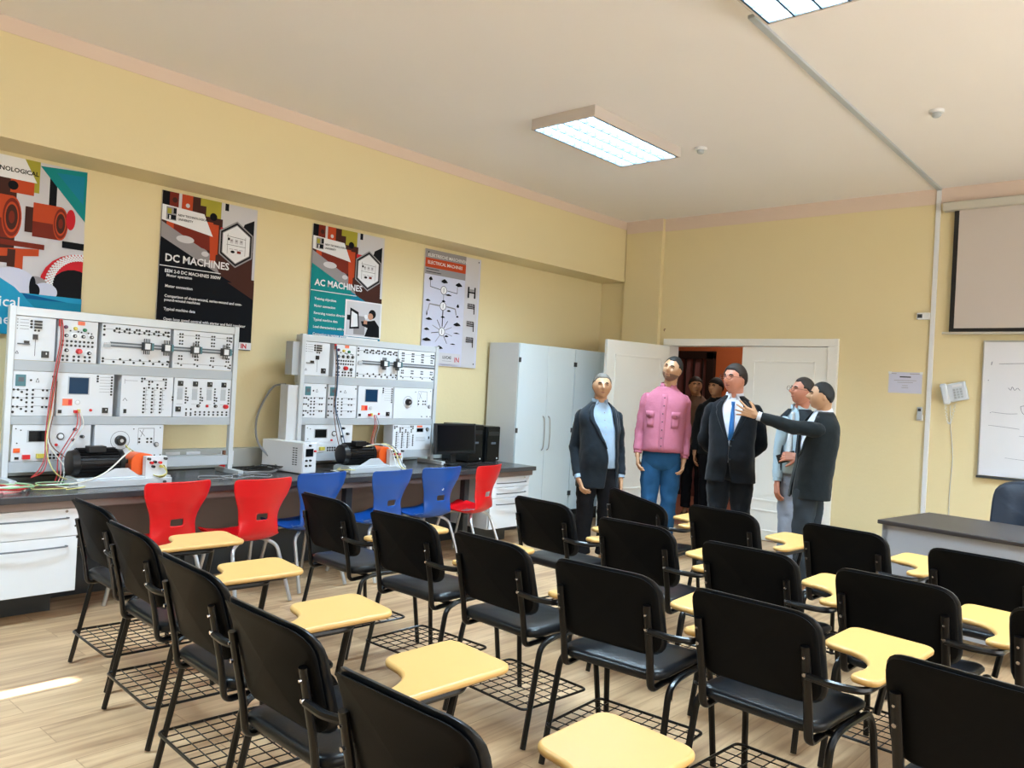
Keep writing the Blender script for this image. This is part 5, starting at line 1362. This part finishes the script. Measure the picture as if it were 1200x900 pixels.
p.trousers((0, 0, .88*k), [((-.085, 0, .86*k), (-.095, -.01, .48*k), (-.10, 0, .07)), ((.085, 0, .86*k), (.085, -.01, .48*k), (.075, .01, .07))], CL['trk'], r=(.098, .074, .064), waist=(.172*k, .128*k))
p.add(MB().loft([ring((0, -.004, z), .176*k, .134*k, p.rot, 28) for z in (.935*k, .97*k)], caps=False), 'belt', CL['shoe'], .004)
p.shoe((-.10, 0), -14, CL['shoe']); p.shoe((.075, .01), 16, CL['shoe'])
p.arm((-.165*k-.012, .0, 1.362*k), (-.212, .03, 1.06*k), (-.160, -.085, .80*k), CL['navy'], 'sleeve', r=(.058, .050, .042), cuffm=CL['ltblue'], hd=(.35, -.25, -.9), pn=(.8, .3, .2), side=-1, curl=.62)
p.arm((.150*k, .03, 1.362*k), (.178, .06, 1.06*k), (.195, .0, .82*k), CL['navy'], 'sleeve', r=(.056, .049, .041), cuffm=CL['ltblue'], hd=(.05, -.2, -.97), pn=(-.9, -.2, .1), side=1, curl=.45)
p.head((-.002, -.028, 1.546), yaw=8, pitch=0, roll=0, sc=1.03, hair=hair_fn(.66, .16, -.35, .06), hairm='hairg', thick=.005, browm='hairk', neck=(-.01, .015, 1.37))
p.finish_body()

# ---- 2: tall man in pink shirt and jeans, head tilted
p = Person('person with tilted head in a pink button-up shirt and blue jeans before the open door', (-3.86, 6.47), 1.80, 'skin3')
k = p.k; p.torso(std_rows(k, cx=-.02, w=1.0, dep=1.05, belly=.022, hem=.93, shx=.008), R(-6)); p.core()
rows = [(z+(0 if z < 1.3 else .01), x, y, a, b) for z, x, y, a, b in p.rows]; p.rows = rows
mb, _ = p.shell('s', 0, .955*k, 1.495*k+p.lift, off=.010); p.add(mb, 'shirt', CL['pink'], .004)
mb = MB(); vs = []; N = 24
for i in range(N+1):
    z = lerp(.955*k, 1.46*k, i/N); vs += [p.frontpt(z, -.10, .013), p.frontpt(z, .10, .013)]
mb.add(vs, [(2*i, 2*i+1, 2*i+3, 2*i+2) for i in range(N)]); p.add(mb, 'placket', CL['pink'], .003, 0)
for i in range(7): p.add(MB().ell(p.frontpt((1.43-.07*i)*k, 0, .016), (.0065, .004, .0065), 8, 5), 'button', CL['btn'])
for sg in (-1, 1):
    mb = MB(); vs = []
    for i in range(5):
        for j in range(5): vs.append(p.frontpt(lerp(1.17, 1.30, i/4)*k, sg*lerp(.36, .80, j/4), .014))
    mb.add(vs, [(i*5+j, i*5+j+1, (i+1)*5+j+1, (i+1)*5+j) for i in range(4) for j in range(4)]); p.add(mb, 'chest_pocket', CL['pink'], .003, 0)
    mb = MB(); vs = []
    for i in range(3):
        for j in range(5): vs.append(p.frontpt((lerp(1.265, 1.31, i/2)-(.018*(1-abs(j-2)/2) if i == 0 else 0))*k, sg*lerp(.33, .83, j/4), .020))
    mb.add(vs, [(i*5+j, i*5+j+1, (i+1)*5+j+1, (i+1)*5+j) for i in range(2) for j in range(4)]); p.add(mb, 'pocket_flap', CL['pink'], .003, 0)
    p.add(MB().ell(p.frontpt(1.275*k, sg*.58, .026), (.005, .004, .005), 8, 5), 'button', CL['btn'])
p.collar((.002, .016*k, 0), .061*k, 1.482*k, 1.535*k, CL['pink'], open_=.42, tipl=.045)
p.trousers((-.03, 0, .90*k), [((-.11, 0, .88*k), (-.12, -.01, .49*k), (-.135, 0, .07)), ((.055, 0, .88*k), (.055, -.01, .49*k), (.035, .02, .07))], CL['jean'], r=(.094, .070, .060), waist=(.168*k, .125*k))
p.shoe((-.135, 0), -10, CL['shoebr']); p.shoe((.035, .02), 14, CL['shoebr'])
p.arm((-.168*k-.012, .0, 1.385*k), (-.232, .02, 1.12*k), (-.242, -.04, .935*k), CL['pink'], 'sleeve', r=(.056, .049, .040), cuffm=CL['pink'], hd=(.05, -.15, -.98), pn=(.9, .1, .1), side=-1, curl=.45)
p.arm((.155*k-.012, .01, 1.385*k), (.178, .03, 1.12*k), (.172, -.03, .91*k), CL['pink'], 'sleeve', r=(.056, .049, .040), cuffm=CL['pink'], hd=(-.1, -.15, -.98), pn=(-.9, .1, .1), side=1, curl=.45)
p.head((.030, -.03, 1.735), yaw=-24, pitch=-4, roll=14, sc=1.0, hair=hair_fn(.64, .08, -.4, .16), hairm='hairk', thick=.005, stubble=lambda d: (-.36-d[2]-(.25 if abs(d[0]) < .3 and d[2] > -.62 else 0)) if d[1] < .2 else -1, neck=(-.005, .012, 1.50))
p.finish_body()

# ---- 3: man with glasses, dark navy suit, white shirt, blue tie, hands behind the back
p = Person('person with glasses in a dark suit with a bright blue tie, hands behind the back', (-3.224, 6.504), 1.76, 'skin2')
k = p.k; p.torso(std_rows(k, w=1.07, dep=1.14, belly=.03, hem=.78), R(-8)); p.core()
mb, _ = p.shell('s', 0, .95*k, 1.492*k+p.lift, off=-.004); p.add(mb, 'shirt', CL['white'], .003)
def gap3(z):
    t = z/k
    if t > 1.12: return (lerp(.01, .46, ((t-1.12)/.37)**.9), lerp(.01, .56, ((t-1.12)/.37)**.9))
    if t < .95: return (.004+.12*(.95-t)/.2, .004+.12*(.95-t)/.2)
    return (.004, .004)
mb, _ = p.shell('j', 0, .78*k, 1.488*k+p.lift, off=.012, gapf=gap3); p.add(mb, 'jacket', CL['navyd'], .008)
p.lapels(gap3, 1.475*k, 1.13*k, CL['navyd'], wide=.36)
for i in range(2): p.add(MB().ell(p.frontpt((1.09-.11*i)*k, .05, .016), (.008, .005, .008), 8, 5), 'button', CL['shoe'])
p.collar((.004, .010*k, 0), .066*k, 1.455*k, 1.52*k, CL['white'], open_=.3, tipl=.045)
tie = MB(); vs = []
for z, w in ((1.462, .030), (1.44, .026), (1.425, .020), (1.36, .030), (1.25, .040), (1.14, .046)):
    c = p.frontpt(z*k, .04, .010 if z < 1.43 else .022); vs += [c+V(-w*.5, 0, 0), c+V(0, -.006, 0), c+V(w*.5, 0, 0)]
tie.add(vs, [(3*i+q, 3*i+q+1, 3*i+4+q, 3*i+3+q) for i in range(5) for q in range(2)]); p.add(tie, 'tie', CL['tieb'], .006, 0)
p.trousers((0, 0, .90*k), [((-.09, 0, .88*k), (-.095, -.005, .49*k), (-.10, .02, .07)), ((.09, 0, .88*k), (.10, -.005, .49*k), (.105, .02, .07))], CL['navyd'], r=(.104, .078, .066), waist=(.185*k, .14*k))
p.shoe((-.10, .02), -12, CL['shoe']); p.shoe((.105, .02), 14, CL['shoe'])
p.arm((-.178*k, .01, 1.362*k), (-.238, .09, 1.10*k), (-.10, .19, .98*k), CL['navyd'], 'sleeve', r=(.068, .058, .044), hd=(.9, .1, -.2), pn=(0, 1, 0), side=1, curl=.5)
p.arm((.182*k, .01, 1.362*k), (.245, .09, 1.10*k), (.10, .20, .96*k), CL['navyd'], 'sleeve', r=(.068, .058, .044), hd=(-.9, .1, -.2), pn=(0, 1, 0), side=-1, curl=.5)
p.head((-.005, -.035, 1.668), yaw=-38, pitch=-2, roll=2, sc=1.08, hair=hair_fn(.62, .02, -.5, .06), hairm='hairb', thick=.013, glasses=True, browm='hairb', neck=(.004, .012, 1.49), neckr=.062)
p.finish_body()

# ---- 4: man with glasses in a pale shirt and grey jacket, looking left, phone in hand
p = Person('person with glasses in a dark vest over pale sleeves, standing behind the pointing man', (-2.769, 6.70), 1.69, 'skin2')
k = p.k; p.torso(std_rows(k, cx=.04, w=.92, dep=1.05, belly=.015, hem=.76), R(-32)); p.core()
mb, _ = p.shell('s', 0, .93*k, 1.492*k+p.lift, off=-.006); p.add(mb, 'shirt', CL['pale'], .003)
gap4 = lambda z: (.30, .36)
mb, _ = p.shell('j', 0, .80*k, 1.470*k+p.lift, off=.012, gapf=gap4); p.add(mb, 'vest', CL['vestd'], .008)
p.collar((.04, .012*k, 0), .064*k, 1.455*k, 1.515*k, CL['pale'], open_=.35, tipl=.04)
tie = MB(); vs = []
for z, w in ((1.46, .03), (1.44, .026), (1.42, .02), (1.33, .034), (1.2, .044), (1.06, .048), (1.02, .01)):
    c = p.frontpt(z*k, .03, .006 if z < 1.43 else .018); vs += [c+V(-w*.5, 0, 0), c+V(0, -.005, 0), c+V(w*.5, 0, 0)]
tie.add(vs, [(3*i+q, 3*i+q+1, 3*i+4+q, 3*i+3+q) for i in range(6) for q in range(2)]); p.add(tie, 'tie', CL['tiel'], .006, 0)
p.trousers((.04, 0, .88*k), [((-.02, 0, .86*k), (-.015, -.01, .48*k), (-.02, .0, .07)), ((.12, 0, .86*k), (.13, -.01, .48*k), (.12, .03, .07))], CL['trl'], r=(.092, .072, .062), waist=(.155*k, .12*k))
p.shoe((-.02, .0), -40, CL['shoebr']); p.shoe((.12, .03), -20, CL['shoebr'])
p.arm((-.078*k, -.07, 1.355*k), (-.105, -.04, 1.08*k), (-.108, -.08, .86*k), CL['pale'], 'sleeve', r=(.058, .050, .040), cuffm=CL['pale'], hd=(.02, -.1, -.98), pn=(.8, .4, .1), side=-1, curl=.4)
p.arm((.17*k, .08, 1.36*k), (.18, -.02, 1.08*k), (.05, -.17, 1.08*k), CL['pale'], 'sleeve', r=(.058, .050, .040), cuffm=CL['pale'], hd=(-.95, -.1, .05), pn=(0, .8, -.3), side=1, curl=.75)
p.head((.055, -.035, 1.590), yaw=-58, pitch=-6, roll=4, sc=1.05, hair=hair_fn(.66, .05, -.45, .14), hairm='hairb', thick=.007, glasses=True, neck=(.045, .012, 1.41))
p.finish_body()
q = Vector((-2.769, 6.70, 0)); a_ = math.atan2(6.70, -2.769)-PI/2
t = tag(MB().box((0, 0, 0), (.075, .012, .15), Matrix.Rotation(R(70), 3, 'Y')).obj('mobile_phone', M['socket'], bevel=.004, smooth=False), 'black mobile phone held before the chest by the man in the dark vest', 'phone')
off = Matrix.Rotation(a_, 3, 'Z') @ V(-.045, -.150, 1.035); t.location = (q.x+off.x, q.y+off.y, off.z); t.rotation_euler = (0, 0, a_)

# ---- 5: man in profile, charcoal suit, arm stretched out to the left
p = Person('person in profile in a charcoal suit, arm stretched out and pointing to the left', (-2.43, 6.26), 1.66, 'skin3')
k = p.k; rows = std_rows(k, cx=.0, w=1.0, dep=1.08, hem=.80)
p.torso([(z, x+lerp(-.005, .065, min(1, max(0, (z-.8)/.6))), y, a, b) for z, x, y, a, b in rows], R(-66)); p.core()
mb, _ = p.shell('s', 0, 1.0*k, 1.492*k+p.lift, off=-.004); p.add(mb, 'shirt', CL['white'], .003)
mb, _ = p.shell('j', 0, .80*k, 1.486*k+p.lift, off=.012, gapf=gap3); p.add(mb, 'jacket', CL['char'], .008); p.lapels(gap3, 1.472*k, 1.13*k, CL['char'], wide=.36)
p.collar((.066, .012*k, 0), .062*k, 1.465*k, 1.512*k, CL['white'], open_=.3, tipl=.035)
p.trousers((-.005, 0, .89*k), [((-.03, -.07, .87*k), (-.045, -.075, .48*k), (-.03, -.06, .07)), ((.02, .08, .87*k), (.015, .08, .48*k), (.04, .09, .07))], CL['trg'], r=(.096, .074, .064), waist=(.165*k, .125*k))
p.shoe((-.03, -.06), -74, CL['shoe']); p.shoe((.04, .09), -64, CL['shoe'])
p.arm((.045, -.150, 1.355*k), (-.17, -.19, 1.305), (-.405, -.20, 1.375), CL['char'], 'sleeve', r=(.066, .054, .040), cuffm=CL['white'], hd=(-.93, 0, .30), pn=(0, .95, .15), side=-1, curl=.16, spread=.42)
p.arm((.085, .15, 1.36*k), (.10, .20, 1.06*k), (.0, .19, .84*k), CL['char'], 'sleeve', r=(.062, .052, .040), hd=(-.3, -.1, -.95), pn=(0, -.8, 0), side=-1, curl=.5)
p.head((.045, -.02, 1.553), yaw=-78, pitch=-3, roll=0, sc=1.0, hair=hair_fn(.74, .05, -.5, .10), hairm='hairk', thick=.005, neck=(.066, .012, 1.38))
p.finish_body()

# ---- two people in the corridor beyond the doorway
p = Person('person in a brown shirt standing in the dim corridor behind the man in pink', (-5.0, 9.15), 1.74, 'skin3', None)
k = p.k; p.torso(std_rows(k, cx=-.03, w=.98, hem=.86), R(15)); p.core()
mb, _ = p.shell('s', 0, .90*k, 1.492*k+p.lift, off=.006); p.add(mb, 'shirt', CL['shirtbr'], .004); p.collar((-.03, .012*k, 0), .064*k, 1.46*k, 1.51*k, CL['shirtbr'], open_=.4)
p.trousers((-.03, 0, .89*k), [((-.11, 0, .87*k), (-.11, -.01, .48*k), (-.11, 0, .07)), ((.05, 0, .87*k), (.05, -.01, .48*k), (.05, 0, .07))], CL['trk'])
p.shoe((-.11, 0), -8, CL['shoe']); p.shoe((.05, 0), 10, CL['shoe'])
for sg in (-1, 1): p.arm((-.03+sg*.165*k, .0, 1.36*k), (-.03+sg*.215, .02, 1.08*k), (-.03+sg*.215, -.04, .84*k), CL['shirtbr'], 'sleeve', r=(.058, .050, .040), pn=(-sg, 0, 0), side=sg)
p.head((-.06, -.03, 1.632), yaw=12, sc=1.0, hair=hair_fn(.5, .02, -.45), neck=(-.03, .012, 1.46)); p.finish_body(.007)
p = Person('person with dark hair half hidden behind the man with the blue tie, in the corridor', (-4.66, 8.98), 1.73, 'skin3', None)
k = p.k; p.torso(std_rows(k, cx=-.03, w=.98, hem=.80), R(-20)); p.core()
mb, _ = p.shell('s', 0, .82*k, 1.492*k+p.lift, off=.006); p.add(mb, 'jacket', CL['char'], .004); p.collar((-.03, .012*k, 0), .064*k, 1.46*k, 1.51*k, CL['char'], open_=.4)
p.trousers((-.03, 0, .89*k), [((-.11, 0, .87*k), (-.11, -.01, .48*k), (-.11, 0, .07)), ((.05, 0, .87*k), (.05, -.01, .48*k), (.05, 0, .07))], CL['trk'])
p.shoe((-.11, 0), -8, CL['shoe']); p.shoe((.05, 0), 10, CL['shoe'])
for sg in (-1, 1): p.arm((-.03+sg*.165*k, .0, 1.36*k), (-.03+sg*.215, .02, 1.08*k), (-.03+sg*.215, -.04, .84*k), CL['char'], 'sleeve', r=(.058, .050, .040), pn=(-sg, 0, 0), side=sg)
p.head((-.035, -.03, 1.62), yaw=-35, sc=1.02, hair=hair_fn(.42, .02, -.45), thick=.010, neck=(-.03, .012, 1.44)); p.finish_body(.007)

# ---------------------------------------------------------------- render look
S.view_settings.view_transform = 'Standard'; S.view_settings.look = 'None'; S.view_settings.gamma = 1
S.view_settings.exposure = 0.25; S.view_settings.use_curve_mapping = False
